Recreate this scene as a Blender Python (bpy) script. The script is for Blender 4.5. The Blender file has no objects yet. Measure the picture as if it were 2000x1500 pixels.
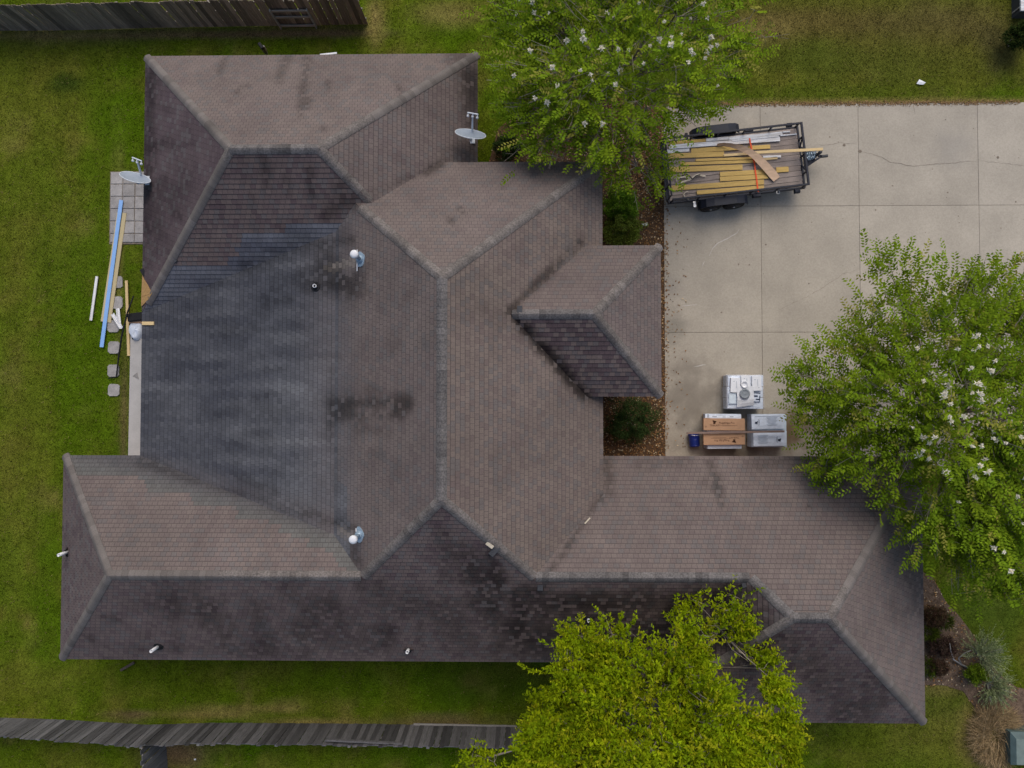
import bpy, bmesh, math, random
import numpy as np
from mathutils import Vector, Matrix, noise

random.seed(7)
rng = np.random.default_rng(7)
PI = math.pi
scene = bpy.context.scene
COL = scene.collection

# ------------------------------------------------------------------ camera
H, FPX = 23.0, 1388.0                       # drone height (m), focal length in photo pixels (2000 wide)
CAM_R = Matrix.Rotation(math.radians(1.0), 3, 'Y') @ Matrix.Rotation(math.radians(1.5), 3, 'X')
cam_d = bpy.data.cameras.new('camera')
cam = bpy.data.objects.new('camera', cam_d)
COL.objects.link(cam)
cam.matrix_world = Matrix.Translation((0, 0, H)) @ CAM_R.to_4x4()
cam_d.sensor_width = 36.0
cam_d.lens = 36.0 * FPX / 2000.0
cam_d.clip_end = 600
scene.camera = cam

# ------------------------------------------------------------------ world, sun, exposure
SUN_EL, SUN_AZ = 50.0, 12.0                 # azimuth measured from +Y (photo up) towards +X (photo right)
w = bpy.data.worlds.new('World'); scene.world = w; w.use_nodes = True
nt = w.node_tree; nt.nodes.clear()
sky = nt.nodes.new('ShaderNodeTexSky'); sky.sky_type = 'NISHITA'; sky.sun_disc = False
sky.sun_elevation = math.radians(SUN_EL); sky.sun_rotation = math.radians(SUN_AZ)
sky.dust_density = 3.5; sky.air_density = 1.0; sky.ozone_density = 1.0
bg = nt.nodes.new('ShaderNodeBackground'); bg.inputs[1].default_value = 0.125
wo = nt.nodes.new('ShaderNodeOutputWorld')
nt.links.new(sky.outputs[0], bg.inputs[0]); nt.links.new(bg.outputs[0], wo.inputs[0])
sd = bpy.data.lights.new('sun', 'SUN'); sd.energy = 1.15; sd.angle = math.radians(50); sd.color = (1.0, 0.94, 0.84)
sun = bpy.data.objects.new('sun', sd); COL.objects.link(sun)
_e, _a = math.radians(SUN_EL), math.radians(SUN_AZ)
sun.rotation_euler = Vector((math.sin(_a)*math.cos(_e), math.cos(_a)*math.cos(_e), math.sin(_e))).to_track_quat('Z', 'Y').to_euler()
sun.location = (5, 10, 30)
vs = scene.view_settings
vs.view_transform = 'Standard'; vs.look = 'None'; vs.gamma = 1.0; vs.exposure = 0.18; vs.use_curve_mapping = False

# ------------------------------------------------------------------ measuring helpers (photo pixel at a known height -> metres)
def g(px, py, z=0.0):
    d = CAM_R @ Vector(((px-1000)/FPX, (750-py)/FPX, -1.0))
    t = (z-H)/d.z
    return Vector((d.x*t, d.y*t, z))
def pix(x, y, z=0.0):
    v = CAM_R.transposed() @ Vector((x, y, z-H))
    return 1000+FPX*v.x/-v.z, 750-FPX*v.y/-v.z

# ------------------------------------------------------------------ materials
def _n(t, k, **kw):
    n = t.nodes.new(k)
    for a, b in kw.items(): setattr(n, a, b)
    return n
def mat(name, col=(.5, .5, .5), rough=.8, var=.15, scale=6, fine=0.0, fscale=60, bump=0.0, bscale=60, spec=.3,
        objrand=0.0, attr=None, objcol=False, stretch=(1, 1, 1), metallic=0.0, coords='POS', translucent=0.0, alpha=1.0, second=None, gain=1.0):
    m = bpy.data.materials.new(name); m.use_nodes = True
    t = m.node_tree; L = t.links; b = t.nodes['Principled BSDF']
    b.inputs['Roughness'].default_value = rough; b.inputs['Metallic'].default_value = metallic
    b.inputs['Specular IOR Level'].default_value = spec
    if coords == 'POS': src = _n(t, 'ShaderNodeNewGeometry').outputs['Position']
    else: src = _n(t, 'ShaderNodeTexCoord').outputs['Object']
    mp = _n(t, 'ShaderNodeMapping'); mp.inputs['Scale'].default_value = stretch; L.new(src, mp.inputs[0])
    if attr:
        c = _n(t, 'ShaderNodeAttribute', attribute_name=attr).outputs['Color']
    elif objcol:
        c = _n(t, 'ShaderNodeObjectInfo').outputs['Color']
    else:
        r = _n(t, 'ShaderNodeRGB'); r.outputs[0].default_value = (*col, 1); c = r.outputs[0]
    def mul(c, fac):
        x = _n(t, 'ShaderNodeVectorMath', operation='SCALE'); L.new(c, x.inputs[0]); L.new(fac, x.inputs['Scale']); return x.outputs[0]
    if second:
        nz = _n(t, 'ShaderNodeTexNoise'); nz.inputs['Scale'].default_value = scale*.6; nz.inputs['Detail'].default_value = 5
        L.new(mp.outputs[0], nz.inputs[0])
        mr = _n(t, 'ShaderNodeMapRange'); mr.inputs[1].default_value = .42; mr.inputs[2].default_value = .62
        L.new(nz.outputs[0], mr.inputs[0])
        mx = _n(t, 'ShaderNodeMix', data_type='RGBA'); L.new(mr.outputs[0], mx.inputs[0]); L.new(c, mx.inputs[6]); mx.inputs[7].default_value = (*second, 1)
        c = mx.outputs[2]
    for (v, s, det) in ((var, scale, 4), (fine, fscale, 2)):
        if v > 0:
            nz = _n(t, 'ShaderNodeTexNoise'); nz.inputs['Scale'].default_value = s; nz.inputs['Detail'].default_value = det
            L.new(mp.outputs[0], nz.inputs[0])
            mr = _n(t, 'ShaderNodeMapRange'); mr.inputs[1].default_value = .25; mr.inputs[2].default_value = .75
            mr.inputs[3].default_value = 1-v; mr.inputs[4].default_value = 1+v
            L.new(nz.outputs[0], mr.inputs[0]); c = mul(c, mr.outputs[0])
    if objrand:
        oi = _n(t, 'ShaderNodeObjectInfo'); mr = _n(t, 'ShaderNodeMapRange')
        mr.inputs[3].default_value = 1-objrand; mr.inputs[4].default_value = 1+objrand
        L.new(oi.outputs['Random'], mr.inputs[0]); c = mul(c, mr.outputs[0])
    if gain != 1.0:
        gv = _n(t, 'ShaderNodeValue'); gv.outputs[0].default_value = gain; c = mul(c, gv.outputs[0])
    L.new(c, b.inputs['Base Color'])
    if bump:
        nz = _n(t, 'ShaderNodeTexNoise'); nz.inputs['Scale'].default_value = bscale; nz.inputs['Detail'].default_value = 3
        L.new(mp.outputs[0], nz.inputs[0])
        bp = _n(t, 'ShaderNodeBump'); bp.inputs['Strength'].default_value = bump; bp.inputs['Distance'].default_value = .02
        L.new(nz.outputs[0], bp.inputs['Height']); L.new(bp.outputs[0], b.inputs['Normal'])
    if translucent:
        tr = _n(t, 'ShaderNodeBsdfTranslucent'); L.new(c, tr.inputs[0])
        mx = _n(t, 'ShaderNodeMixShader'); mx.inputs[0].default_value = translucent
        L.new(b.outputs[0], mx.inputs[1]); L.new(tr.outputs[0], mx.inputs[2])
        L.new(mx.outputs[0], t.nodes['Material Output'].inputs[0])
    if alpha < 1: b.inputs['Alpha'].default_value = alpha
    return m

M = {}
M['shingle'] = mat('asphalt_shingle', attr='Col', rough=.95, var=.10, scale=1.7, fine=.16, fscale=42, bump=.15, bscale=110, spec=.15)
M['shingle_piece'] = mat('asphalt_shingle_piece', objcol=True, rough=.95, var=.10, scale=1.7, fine=.16, fscale=42, bump=.15, bscale=110, spec=.15)
M['cap'] = mat('ridge_cap_granules', objcol=True, rough=.95, var=.12, scale=3, fine=.38, fscale=24, bump=.3, bscale=60, spec=.15)
M['shingle_band'] = mat('asphalt_shingle_band', objcol=True, rough=.95, var=.10, scale=1.7, fine=.16, fscale=42, spec=.15, gain=.58)  # dark granule band that also paints in the shadow under each butt
M['deck'] = mat('roof_underlay', (.035, .032, .035), rough=.95, var=.2)
M['osb'] = mat('bare_sheathing', (.42, .25, .10), rough=.85, var=.22, scale=22, fine=.2, fscale=70)
M['fascia'] = mat('painted_fascia', (.55, .53, .50), rough=.6, var=.08)
M['brick'] = mat('brick_wall', (.26, .15, .11), rough=.9, var=.2, scale=9)
M['concrete'] = None
M['grass'] = mat('lawn_grass', attr='Col', rough=.95, var=.16, scale=4.5, fine=.62, fscale=38, bump=.8, bscale=34, spec=.0)
M['blade'] = mat('grass_blade', attr='Col', rough=.9, var=.0, spec=.0, translucent=.15)
M['mulch'] = mat('mulch', (.105, .064, .038), rough=.95, var=.4, scale=7, fine=.5, fscale=45, bump=.9, bscale=40, spec=.1)
M['litter'] = mat('dead_leaf', attr='Col', rough=.8, var=0, spec=.2)
M['leaf'] = mat('green_leaf', attr='Col', rough=.8, var=0, spec=.05, translucent=.20)
M['needle'] = mat('grey_green_leaf', attr='Col', rough=.7, var=0, spec=.2, translucent=.2)
M['petal'] = mat('white_petal', (.86, .82, .70), rough=.7, var=.08, translucent=.25, objrand=.1)
M['bark'] = mat('smooth_bark', (.27, .23, .19), rough=.9, var=.25, scale=9)
M['fence'] = mat('weathered_fence_wood', (.098, .096, .100), rough=.9, var=.30, scale=5, fine=.28, fscale=30, stretch=(6, 6, .5), objrand=.55, bump=.3, bscale=50)
M['fence_brown'] = mat('weathered_brown_fence_wood', (.190, .150, .112), rough=.9, var=.30, scale=5, fine=.28, fscale=30, stretch=(6, 6, .5), objrand=.55, bump=.3, bscale=50)
M['rail'] = mat('grey_rail_wood', (.28, .26, .23), rough=.9, var=.25, scale=6, fine=.2, stretch=(.6, 4, 4))
M['paver'] = mat('concrete_paver', (.33, .315, .305), rough=.92, var=.2, scale=5, fine=.18, fscale=40, objrand=.12, bump=.2)
M['slab'] = mat('patio_concrete', (.44, .425, .41), rough=.9, var=.08, scale=3, fine=.08, fscale=50)
M['black_metal'] = mat('black_painted_steel', (.012, .013, .018), rough=.5, var=.2, spec=.3)
M['blue_black'] = mat('dark_blue_black_steel', (.012, .015, .027), rough=.5, var=.2, spec=.3)
M['tyre'] = mat('tyre_rubber', (.02, .019, .02), rough=.85, var=.2)
M['rim'] = mat('dark_wheel_rim', (.06, .055, .055), rough=.5, var=.2, metallic=.5)
M['chrome'] = mat('bare_metal', (.55, .56, .58), rough=.35, var=.1, metallic=.8)
M['deckplank'] = mat('worn_trailer_plank', (.27, .225, .20), rough=.9, var=.22, scale=5, fine=.22, fscale=35, objrand=.14, stretch=(1, 5, 5), coords='OBJ')
M['pine'] = mat('yellow_pine', (.52, .355, .115), rough=.75, var=.16, scale=4, fine=.14, fscale=26, objrand=.10, stretch=(.7, 7, 7), coords='OBJ')
M['pine_pale'] = mat('pale_pine', (.66, .49, .25), rough=.75, var=.12, scale=4, fine=.1, fscale=26, objrand=.05, stretch=(.7, 7, 7), coords='OBJ')
M['cream'] = mat('cream_board', (.50, .42, .25), rough=.75, var=.10, scale=4, fine=.08, stretch=(.7, 7, 7), coords='OBJ')
M['white_wood'] = mat('chipped_white_paint_wood', (.74, .75, .77), rough=.7, var=.10, scale=5, fine=.12, fscale=30, objrand=.1, stretch=(.7, 7, 7), coords='OBJ', second=(.56, .54, .53))
M['ply'] = mat('bent_plywood', (.60, .42, .285), rough=.75, var=.14, scale=5, fine=.1, stretch=(1, 3, 3))
M['strap_red'] = mat('orange_red_webbing', (.75, .10, .03), rough=.7, var=.1)
M['webbing'] = mat('cream_webbing', (.52, .46, .36), rough=.85, var=.2, scale=20)
M['black'] = mat('black_rubber', (.012, .012, .014), rough=.7, var=.2)
M['blue_board'] = mat('blue_plastic_sheet', (.24, .44, .80), rough=.5, var=.06, scale=4, spec=.4)
M['white_plastic'] = mat('white_plastic', (.74, .75, .77), rough=.45, var=.06, spec=.4)
M['dish'] = mat('grey_dish_paint', (.30, .35, .42), rough=.5, var=.05, spec=.35)
M['dish_light'] = mat('pale_dish_metal', (.62, .66, .70), rough=.5, var=.05)
M['galv'] = mat('galvanised_flashing', (.34, .44, .53), rough=.42, var=.12, scale=12, metallic=.35)
M['bag'] = mat('white_sheeting', (.62, .68, .78), rough=.6, var=.08, scale=12)
M['wrap_side'] = mat('wrapped_bundle', (.50, .54, .61), rough=.4, var=.22, scale=14, fine=.2, fscale=60, objrand=.12, spec=.45)
M['bundle_top'] = mat('printed_bundle_film', (.68, .75, .86), rough=.42, var=.10, scale=9, fine=.06, objrand=.06, spec=.45)
M['bundle_green'] = mat('pale_bundle_film', (.62, .71, .79), rough=.42, var=.10, scale=9, fine=.06, objrand=.06, spec=.45)
M['film'] = mat('clear_stretch_film', (.80, .83, .90), rough=.2, var=.1, scale=10, alpha=.22, spec=.6)
M['carton_white'] = mat('white_carton', (.80, .82, .86), rough=.55, var=.05)
M['paper'] = mat('white_paper', (.76, .78, .82), rough=.8, var=.04)
M['carton'] = mat('brown_cardboard', (.46, .275, .165), rough=.8, var=.08, scale=6, fine=.05)
M['ink_brown'] = mat('brown_ink', (.07, .028, .014), rough=.8, var=0)
M['ink_navy'] = mat('navy_ink', (.03, .045, .09), rough=.8, var=0)
M['ink_grey'] = mat('grey_ink', (.34, .39, .46), rough=.8, var=0)
M['coil'] = mat('grey_coil', (.26, .29, .32), rough=.5, var=.2, scale=20)
M['bucket'] = mat('blue_plastic', (.012, .03, .22), rough=.35, var=.1, spec=.5)
M['oldwood'] = mat('brown_weathered_lath', (.23, .165, .14), rough=.85, var=.2, stretch=(.6, 5, 5), coords='OBJ')
M['pallet'] = mat('pallet_wood', (.26, .19, .12), rough=.9, var=.25)
M['crack'] = mat('crack_dirt', (.20, .165, .13), rough=1, var=.4, scale=9)
M['scratch'] = mat('pale_scratch', (.56, .53, .49), rough=.9, var=.15, scale=9)
M['green_box'] = mat('green_cabinet_paint', (.17, .22, .20), rough=.5, var=.14, scale=6, spec=.4)
M['green_box_dark'] = mat('dark_green_cabinet_paint', (.075, .115, .115), rough=.5, var=.2, scale=6)  # darker copy of the cabinet green, side faces coloured as if shaded
M['dark_grey'] = mat('dark_grey_metal', (.05, .052, .058), rough=.5, var=.2)
M['terracotta'] = mat('copper_hose', (.36, .14, .07), rough=.5, var=.15)
M['stone'] = mat('pale_edging_stone', (.26, .25, .24), rough=.9, var=.2, scale=12)

# ------------------------------------------------------------------ object helpers
def tag(o, label=None, cat=None, group=None, kind=None):
    if label: o['label'] = label
    if cat: o['category'] = cat
    if group: o['group'] = group
    if kind: o['kind'] = kind
    return o
def empty(name, loc, label, cat, group=None):
    o = bpy.data.objects.new(name, None); COL.objects.link(o); o.location = loc; o.empty_display_size = .3
    return tag(o, label, cat, group)
def origin(o):
    v = Vector((0, 0, 0))
    while o is not None: v = v + Vector(o.location); o = o.parent
    return v
def link(name, me, parent=None, loc=None):
    o = bpy.data.objects.new(name, me); COL.objects.link(o)
    if parent is not None: o.parent = parent
    if loc is not None: o.location = loc
    return o
class MB:
    """collects polygons in world metres, then becomes one mesh object"""
    def __init__(s): s.v = []; s.f = []; s.mi = []; s.m = 0
    def poly(s, pts):
        i = len(s.v); s.v.extend([tuple(p) for p in pts]); s.f.append(tuple(range(i, i+len(pts)))); s.mi.append(s.m)
    def box(s, c, size, mat3=None, ch=0.0):
        """box with chamfered long edges (ch>0)"""
        sx, sy, sz = [k/2 for k in size]; c = Vector(c)
        if ch > 0:
            q = [(sy-ch, -sz), (sy, -sz+ch), (sy, sz-ch), (sy-ch, sz), (-sy+ch, sz), (-sy, sz-ch), (-sy, -sz+ch), (-sy+ch, -sz)]
        else:
            q = [(sy, -sz), (sy, sz), (-sy, sz), (-sy, -sz)]
        n = len(q); i = len(s.v)
        for x in (-sx, sx):
            for (y, z) in q:
                p = Vector((x, y, z))
                if mat3 is not None: p = mat3 @ p
                s.v.append(tuple(p+c))
        for k in range(n):
            s.f.append((i+k, i+(k+1) % n, i+n+(k+1) % n, i+n+k)); s.mi.append(s.m)
        s.f.append(tuple(i+k for k in range(n))[::-1]); s.mi.append(s.m)
        s.f.append(tuple(i+n+k for k in range(n))); s.mi.append(s.m)
        return s
    def bar(s, a, b, wy, wz, ch=0.0, roll=0.0):
        a, b = Vector(a), Vector(b); d = b-a; L = d.length
        x = d.normalized(); up = Vector((0, 0, 1)) if abs(x.z) < .95 else Vector((0, 1, 0))
        y = up.cross(x).normalized(); z = x.cross(y)
        R = Matrix((x, y, z)).transposed()
        if roll: R = R @ Matrix.Rotation(roll, 3, 'X')
        return s.box((a+b)/2, (L, wy, wz), R, ch)
    def tube(s, pts, r, n=6, cap=True):
        pts = [Vector(p) for p in pts]
        rs = r if isinstance(r, (list, tuple)) else [r]*len(pts)
        base = len(s.v); ref = Vector((.31, .17, .93)).normalized()
        for k, p in enumerate(pts):
            d = (pts[min(k+1, len(pts)-1)]-pts[max(k-1, 0)])
            d = d.normalized() if d.length > 1e-9 else Vector((0, 0, 1))
            y = ref.cross(d)
            if y.length < .1: y = Vector((1, 0, 0)).cross(d)
            y.normalize(); z = d.cross(y)
            for j in range(n):
                a = 2*PI*j/n
                s.v.append(tuple(p+rs[k]*(math.cos(a)*y+math.sin(a)*z)))
        for k in range(len(pts)-1):
            for j in range(n):
                a = base+k*n+j; b = base+k*n+(j+1) % n
                s.f.append((a, b, b+n, a+n)); s.mi.append(s.m)
        if cap:
            s.f.append(tuple(base+j for j in range(n))[::-1]); s.mi.append(s.m)
            s.f.append(tuple(base+(len(pts)-1)*n+j for j in range(n))); s.mi.append(s.m)
        return s
    def lathe(s, c, prof, n=16, axis=None):
        """prof: list of (radius, height) along axis from c"""
        c = Vector(c); az = Vector(axis).normalized() if axis is not None else Vector((0, 0, 1))
        q = az.to_track_quat('Z', 'Y').to_matrix(); base = len(s.v)
        for (r, h) in prof:
            for j in range(n):
                a = 2*PI*j/n; s.v.append(tuple(c+q @ Vector((r*math.cos(a), r*math.sin(a), h))))
        for k in range(len(prof)-1):
            for j in range(n):
                a = base+k*n+j; b = base+k*n+(j+1) % n
                s.f.append((a, b, b+n, a+n)); s.mi.append(s.m)
        s.f.append(tuple(base+j for j in range(n))[::-1]); s.mi.append(s.m)
        s.f.append(tuple(base+(len(prof)-1)*n+j for j in range(n))); s.mi.append(s.m)
        return s
    def slab(s, poly, z0, z1):
        """vertical prism over a plan polygon (counter-clockwise)"""
        s.poly([(p[0], p[1], z1) for p in poly])
        n = len(poly)
        for k in range(n):
            a, b = poly[k], poly[(k+1) % n]
            s.poly([(a[0], a[1], z0), (b[0], b[1], z0), (b[0], b[1], z1), (a[0], a[1], z1)])
        return s
    def build(s, name, mats, parent=None, smooth=False, org=None):
        o0 = origin(parent) if org is None else Vector(org)
        me = bpy.data.meshes.new(name)
        me.from_pydata([(v[0]-o0.x, v[1]-o0.y, v[2]-o0.z) for v in s.v], [], s.f)
        for m in (mats if isinstance(mats, (list, tuple)) else [mats]): me.materials.append(m)
        if any(s.mi): me.polygons.foreach_set('material_index', s.mi)
        if smooth: me.polygons.foreach_set('use_smooth', [True]*len(me.polygons))
        me.update()
        o = link(name, me, parent)
        if org is not None and parent is None: o.location = org
        return o
def fast_mesh(name, verts, faces, cols, matl, parent=None, org=(0, 0, 0)):
    """verts (n,3), faces (m,k) equal-sized polygons, cols (n,3)"""
    me = bpy.data.meshes.new(name); n = len(verts); m, k = faces.shape
    me.vertices.add(n); me.vertices.foreach_set('co', (np.asarray(verts, float)-np.asarray(org, float)).astype(np.float32).ravel())
    me.loops.add(m*k); me.loops.foreach_set('vertex_index', faces.astype(np.int32).ravel())
    me.polygons.add(m); me.polygons.foreach_set('loop_start', np.arange(0, m*k, k, dtype=np.int32))
    me.polygons.foreach_set('loop_total', np.full(m, k, dtype=np.int32))
    a = me.color_attributes.new('Col', 'FLOAT_COLOR', 'POINT')
    a.data.foreach_set('color', np.concatenate([cols, np.ones((n, 1))], 1).astype(np.float32).ravel())
    me.materials.append(matl); me.update(); me.validate()
    return link(name, me, parent)
def leaf_geo(P, D, N, L, W, C, fold=.25):
    D = D/np.linalg.norm(D, axis=1, keepdims=True)
    S = np.cross(D, N); S /= np.maximum(np.linalg.norm(S, axis=1, keepdims=True), 1e-6); U = np.cross(S, D)
    L = L[:, None]; W = W[:, None]; n = len(P)
    v = np.empty((n, 4, 3)); mid = P+D*L*.45
    v[:, 0] = P; v[:, 1] = mid+S*W*.5+U*W*fold; v[:, 2] = P+D*L-U*L*.08; v[:, 3] = mid-S*W*.5+U*W*fold
    f = np.arange(n*4).reshape(n, 4)
    return v.reshape(-1, 3), f, np.repeat(C, 4, 0)
def unit(v): return v/np.maximum(np.linalg.norm(v, axis=-1, keepdims=True), 1e-9)
def thing_mesh(name, mb, mats, label, cat, org, group=None, smooth=False):
    return tag(mb.build(name, mats, None, smooth, org), label, cat, group)
def pnoise(x, y, s, seed=0.0): return noise.noise(Vector((x*s, y*s, seed)))
def fbm(x, y, s, seed=0.0): return (pnoise(x, y, s, seed)+.5*pnoise(x, y, 2*s, seed+9)+.25*pnoise(x, y, 4*s, seed+17))/1.3
def lerp(a, b, t): return tuple(a[i]+(b[i]-a[i])*t for i in range(3))
def clamp(x, a=0.0, b=1.0): return a if x < a else b if x > b else x
def sstep(a, b, x): t = clamp((x-a)/(b-a)); return t*t*(3-2*t)

# ================================================================== GROUND
# driveway layout (metres)
DX = [g(1297, 420).x, (g(1480, 210).x+g(1492, 640).x)/2, (g(1673, 210).x+g(1682, 600).x)/2, (g(1907, 210).x+g(1914, 520).x)/2]
DX.append(DX[3]+(DX[3]-DX[2])); DX.append(DX[4]+(DX[3]-DX[2]))
DY = [g(1650, 203).y, g(1700, 402).y, g(1450, 649).y, -2.05]
def in_rect(x, y, x0, x1, y0, y1): return x0 <= x <= x1 and y0 <= y <= y1
def on_drive(x, y): return x > DX[0] and DY[3] < y < DY[0]
BED_A = [tuple(g(*p)[:2]) for p in ((950, 330), (975, 250), (1040, 200), (1120, 190), (1240, 195), (1308, 207), (1307, 420), (1304, 905), (1150, 905), (1150, 330))]
BED_B = [tuple(g(*p)[:2]) for p in ((1700, 1060), (1822, 1128), (1850, 1178), (1888, 1222), (1915, 1262), (1950, 1315), (1985, 1342), (2060, 1362), (2080, 1420), (1960, 1420), (1915, 1400), (1880, 1350), (1850, 1340), (1760, 1335), (1700, 1300))]
def in_poly(x, y, P):
    c = False; j = len(P)-1
    for i in range(len(P)):
        if (P[i][1] > y) != (P[j][1] > y) and x < (P[j][0]-P[i][0])*(y-P[i][1])/(P[j][1]-P[i][1])+P[i][0]: c = not c
        j = i
    return c
LUSH, GREEN, OLIVE, DRY, DIRT = (.060, .112, .004), (.082, .115, .007), (.118, .120, .018), (.215, .165, .058), (.145, .095, .055)
BLOBS = [  # lawn patches: px, py, rx, ry, strength, colour
    (60, 180, 170, 120, .55, OLIVE), (130, 420, 110, 160, .35, OLIVE), (30, 560, 60, 260, .35, OLIVE), (180, 700, 90, 330, .75, LUSH), (230, 250, 70, 140, .8, LUSH),
    (40, 980, 70, 260, .45, OLIVE), (90, 1180, 40, 200, .7, LUSH), (130, 160, 34, 22, .8, (.028, .05, .008)), (60, 1330, 120, 40, .5, OLIVE),
    (300, 66, 420, 10, .85, DIRT), (120, 70, 200, 14, .6, DRY), (620, 62, 160, 12, .8, DIRT), (735, 45, 22, 50, .95, DRY), (820, 60, 90, 60, .5, LUSH),
    (880, 25, 80, 25, .6, DRY), (1700, 70, 420, 110, .85, (.098, .086, .020)), (1560, 40, 180, 30, .6, (.120, .088, .030)), (1500, 60, 60, 30, .5, DRY), (1850, 40, 160, 40, .7, (.105, .085, .030)), (1720, 120, 150, 40, .45, (.070, .092, .012)),
    (1560, 110, 90, 40, .6, (.062, .088, .010)), (1900, 160, 60, 26, .5, OLIVE), (1985, 190, 40, 30, .7, LUSH), (1700, 198, 420, 6, .8, DRY), (1620, 180, 300, 16, .5, (.070, .095, .010)), (1960, 90, 50, 50, .8, (.055, .05, .02)),
    (250, 1400, 60, 9, .9, DIRT), (400, 1398, 100, 8, .7, DRY), (620, 1408, 120, 8, .8, DRY), (860, 1408, 140, 10, .85, DIRT), (460, 1385, 110, 10, .55, DRY), (560, 1380, 40, 14, .6, DRY),
    (700, 1340, 200, 45, .6, LUSH), (950, 1330, 110, 60, .5, (.035, .055, .008)), (300, 1340, 180, 30, .4, GREEN), (340, 1470, 70, 40, .9, DIRT), (1940, 1180, 90, 110, .8, (.058, .092, .012)), (1780, 1380, 200, 110, .55, (.078, .092, .018)), (1800, 1440, 160, 50, .4, OLIVE), (1930, 1480, 90, 40, .6, OLIVE),  # dark patch left of the bottom tree paints in its shadow
    (1840, 1340, 60, 20, .5, DRY), (1680, 1440, 60, 40, .6, GREEN), (1920, 1440, 50, 60, .8, DRY), (230, 480, 12, 200, .5, DRY), (240, 800, 10, 140, .6, DIRT)]
def lawn_col(x, y):
    px, py = pix(x, y)
    n1 = fbm(x, y, .35, 1.3); n2 = fbm(x, y, 1.1, 4.1)
    c = lerp(GREEN, LUSH, clamp(.45+1.2*n1)); c = lerp(c, OLIVE, clamp(.22+1.15*n2)); c = lerp(c, DRY, .35*sstep(.25, .6, fbm(x, y, .8, 14.2)))
    for (bx, by, rx, ry, s, bc) in BLOBS:
        d = math.hypot((px-bx)/rx, (py-by)/ry)
        if d < 1.5: c = lerp(c, bc, s*(1-sstep(.25, 1.45, d+.45*n2)))
    k = 1+.30*fbm(x, y, 2.3, 8.8)+.05*math.sin((x*.97+y*.12)*5.2)
    return (c[0]*k, c[1]*k, c[2]*k)
gx0, gx1, gy0, gy1, gs = -21.0, 21.0, -16.0, 16.0, .22
nx, ny = int((gx1-gx0)/gs)+1, int((gy1-gy0)/gs)+1
V = []; C = []; F = []
for j in range(ny):
    for i in range(nx):
        x = gx0+i*gs; y = gy0+j*gs
        V.append((x, y, .012*fbm(x, y, .5, 3)+.006*fbm(x, y, 2.0, 5)-.012)); C.append(lawn_col(x, y))
for j in range(ny-1):
    for i in range(nx-1):
        a = j*nx+i; F.append((a, a+1, a+nx+1, a+nx))
# far skirt so the sheet reaches the horizon
for (x, y) in ((-300, -300), (300, -300), (300, 300), (-300, 300)):
    V.append((x, y, -.03)); C.append(GREEN)
n0 = nx*ny; a, b, c_, d_ = 0, nx-1, nx*ny-1, nx*(ny-1)
for (p, q, r, s) in ((n0, n0+1, b, a), (n0+1, n0+2, c_, b), (n0+2, n0+3, d_, c_), (n0+3, n0, a, d_)): F.append((p, q, r, s))
lawn = fast_mesh('lawn', np.array(V), np.array(F), np.array(C), M['grass'])
tag(lawn, kind='structure')
lawn.data.polygons.foreach_set('use_smooth', [True]*len(lawn.data.polygons))

# concrete driveway: slabs with open joints
def concrete_mat():
    m = mat('driveway_concrete', (.405, .364, .300), rough=.92, var=.11, scale=.9, fine=.10, fscale=22, bump=.12, bscale=90, spec=.2, objrand=.045)
    t = m.node_tree; L = t.links; b = t.nodes['Principled BSDF']
    c = b.inputs['Base Color'].links[0].from_socket
    pos = _n(t, 'ShaderNodeNewGeometry').outputs['Position']
    nz = _n(t, 'ShaderNodeTexNoise'); nz.inputs['Scale'].default_value = 2.2; nz.inputs['Detail'].default_value = 5; L.new(pos, nz.inputs[0])
    for (px, py, r, s, colr) in ((1550, 835, 1.0, .95, (.17, .115, .06)), (1430, 880, 1.7, .75, (.14, .115, .085)), (1350, 775, 1.7, .75, (.20, .175, .145)), (1312, 640, .75, .5, (.19, .18, .155)), (1330, 860, .9, .35, (.20, .18, .15)),
                               (1330, 250, 1.5, .30, (.24, .19, .16)), (1500, 265, 1.0, .25, (.25, .24, .22)), (1860, 290, 1.0, .25, (.25, .24, .23)), (1310, 560, .5, .35, (.22, .21, .20)), (1570, 250, .7, .2, (.24, .23, .21)), (1420, 225, 1.0, .35, (.22, .21, .19))):
        p = g(px, py)
        dv = _n(t, 'ShaderNodeVectorMath', operation='DISTANCE'); L.new(pos, dv.inputs[0]); dv.inputs[1].default_value = p
        ad = _n(t, 'ShaderNodeMath', operation='MULTIPLY_ADD'); L.new(nz.outputs[0], ad.inputs[0]); ad.inputs[1].default_value = r*1.3; L.new(dv.outputs['Value'], ad.inputs[2])
        mr = _n(t, 'ShaderNodeMapRange', interpolation_type='SMOOTHSTEP'); mr.inputs[1].default_value = r*.7; mr.inputs[2].default_value = r*1.7
        mr.inputs[3].default_value = s; mr.inputs[4].default_value = 0; L.new(ad.outputs[0], mr.inputs[0])
        mx = _n(t, 'ShaderNodeMix', data_type='RGBA'); L.new(mr.outputs[0], mx.inputs[0]); L.new(c, mx.inputs[6]); mx.inputs[7].default_value = (*colr, 1); c = mx.outputs[2]
    L.new(c, b.inputs['Base Color'])
    return m
M['concrete'] = concrete_mat()
drive = MB()
drive.slab([(DX[0]+.02, DY[3]), (DX[-1], DY[3]), (DX[-1], DY[0]-.02), (DX[0]+.02, DY[0]-.02)], -.15, .004)
driveway = tag(drive.build('driveway', M['crack']), kind='structure')
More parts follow.
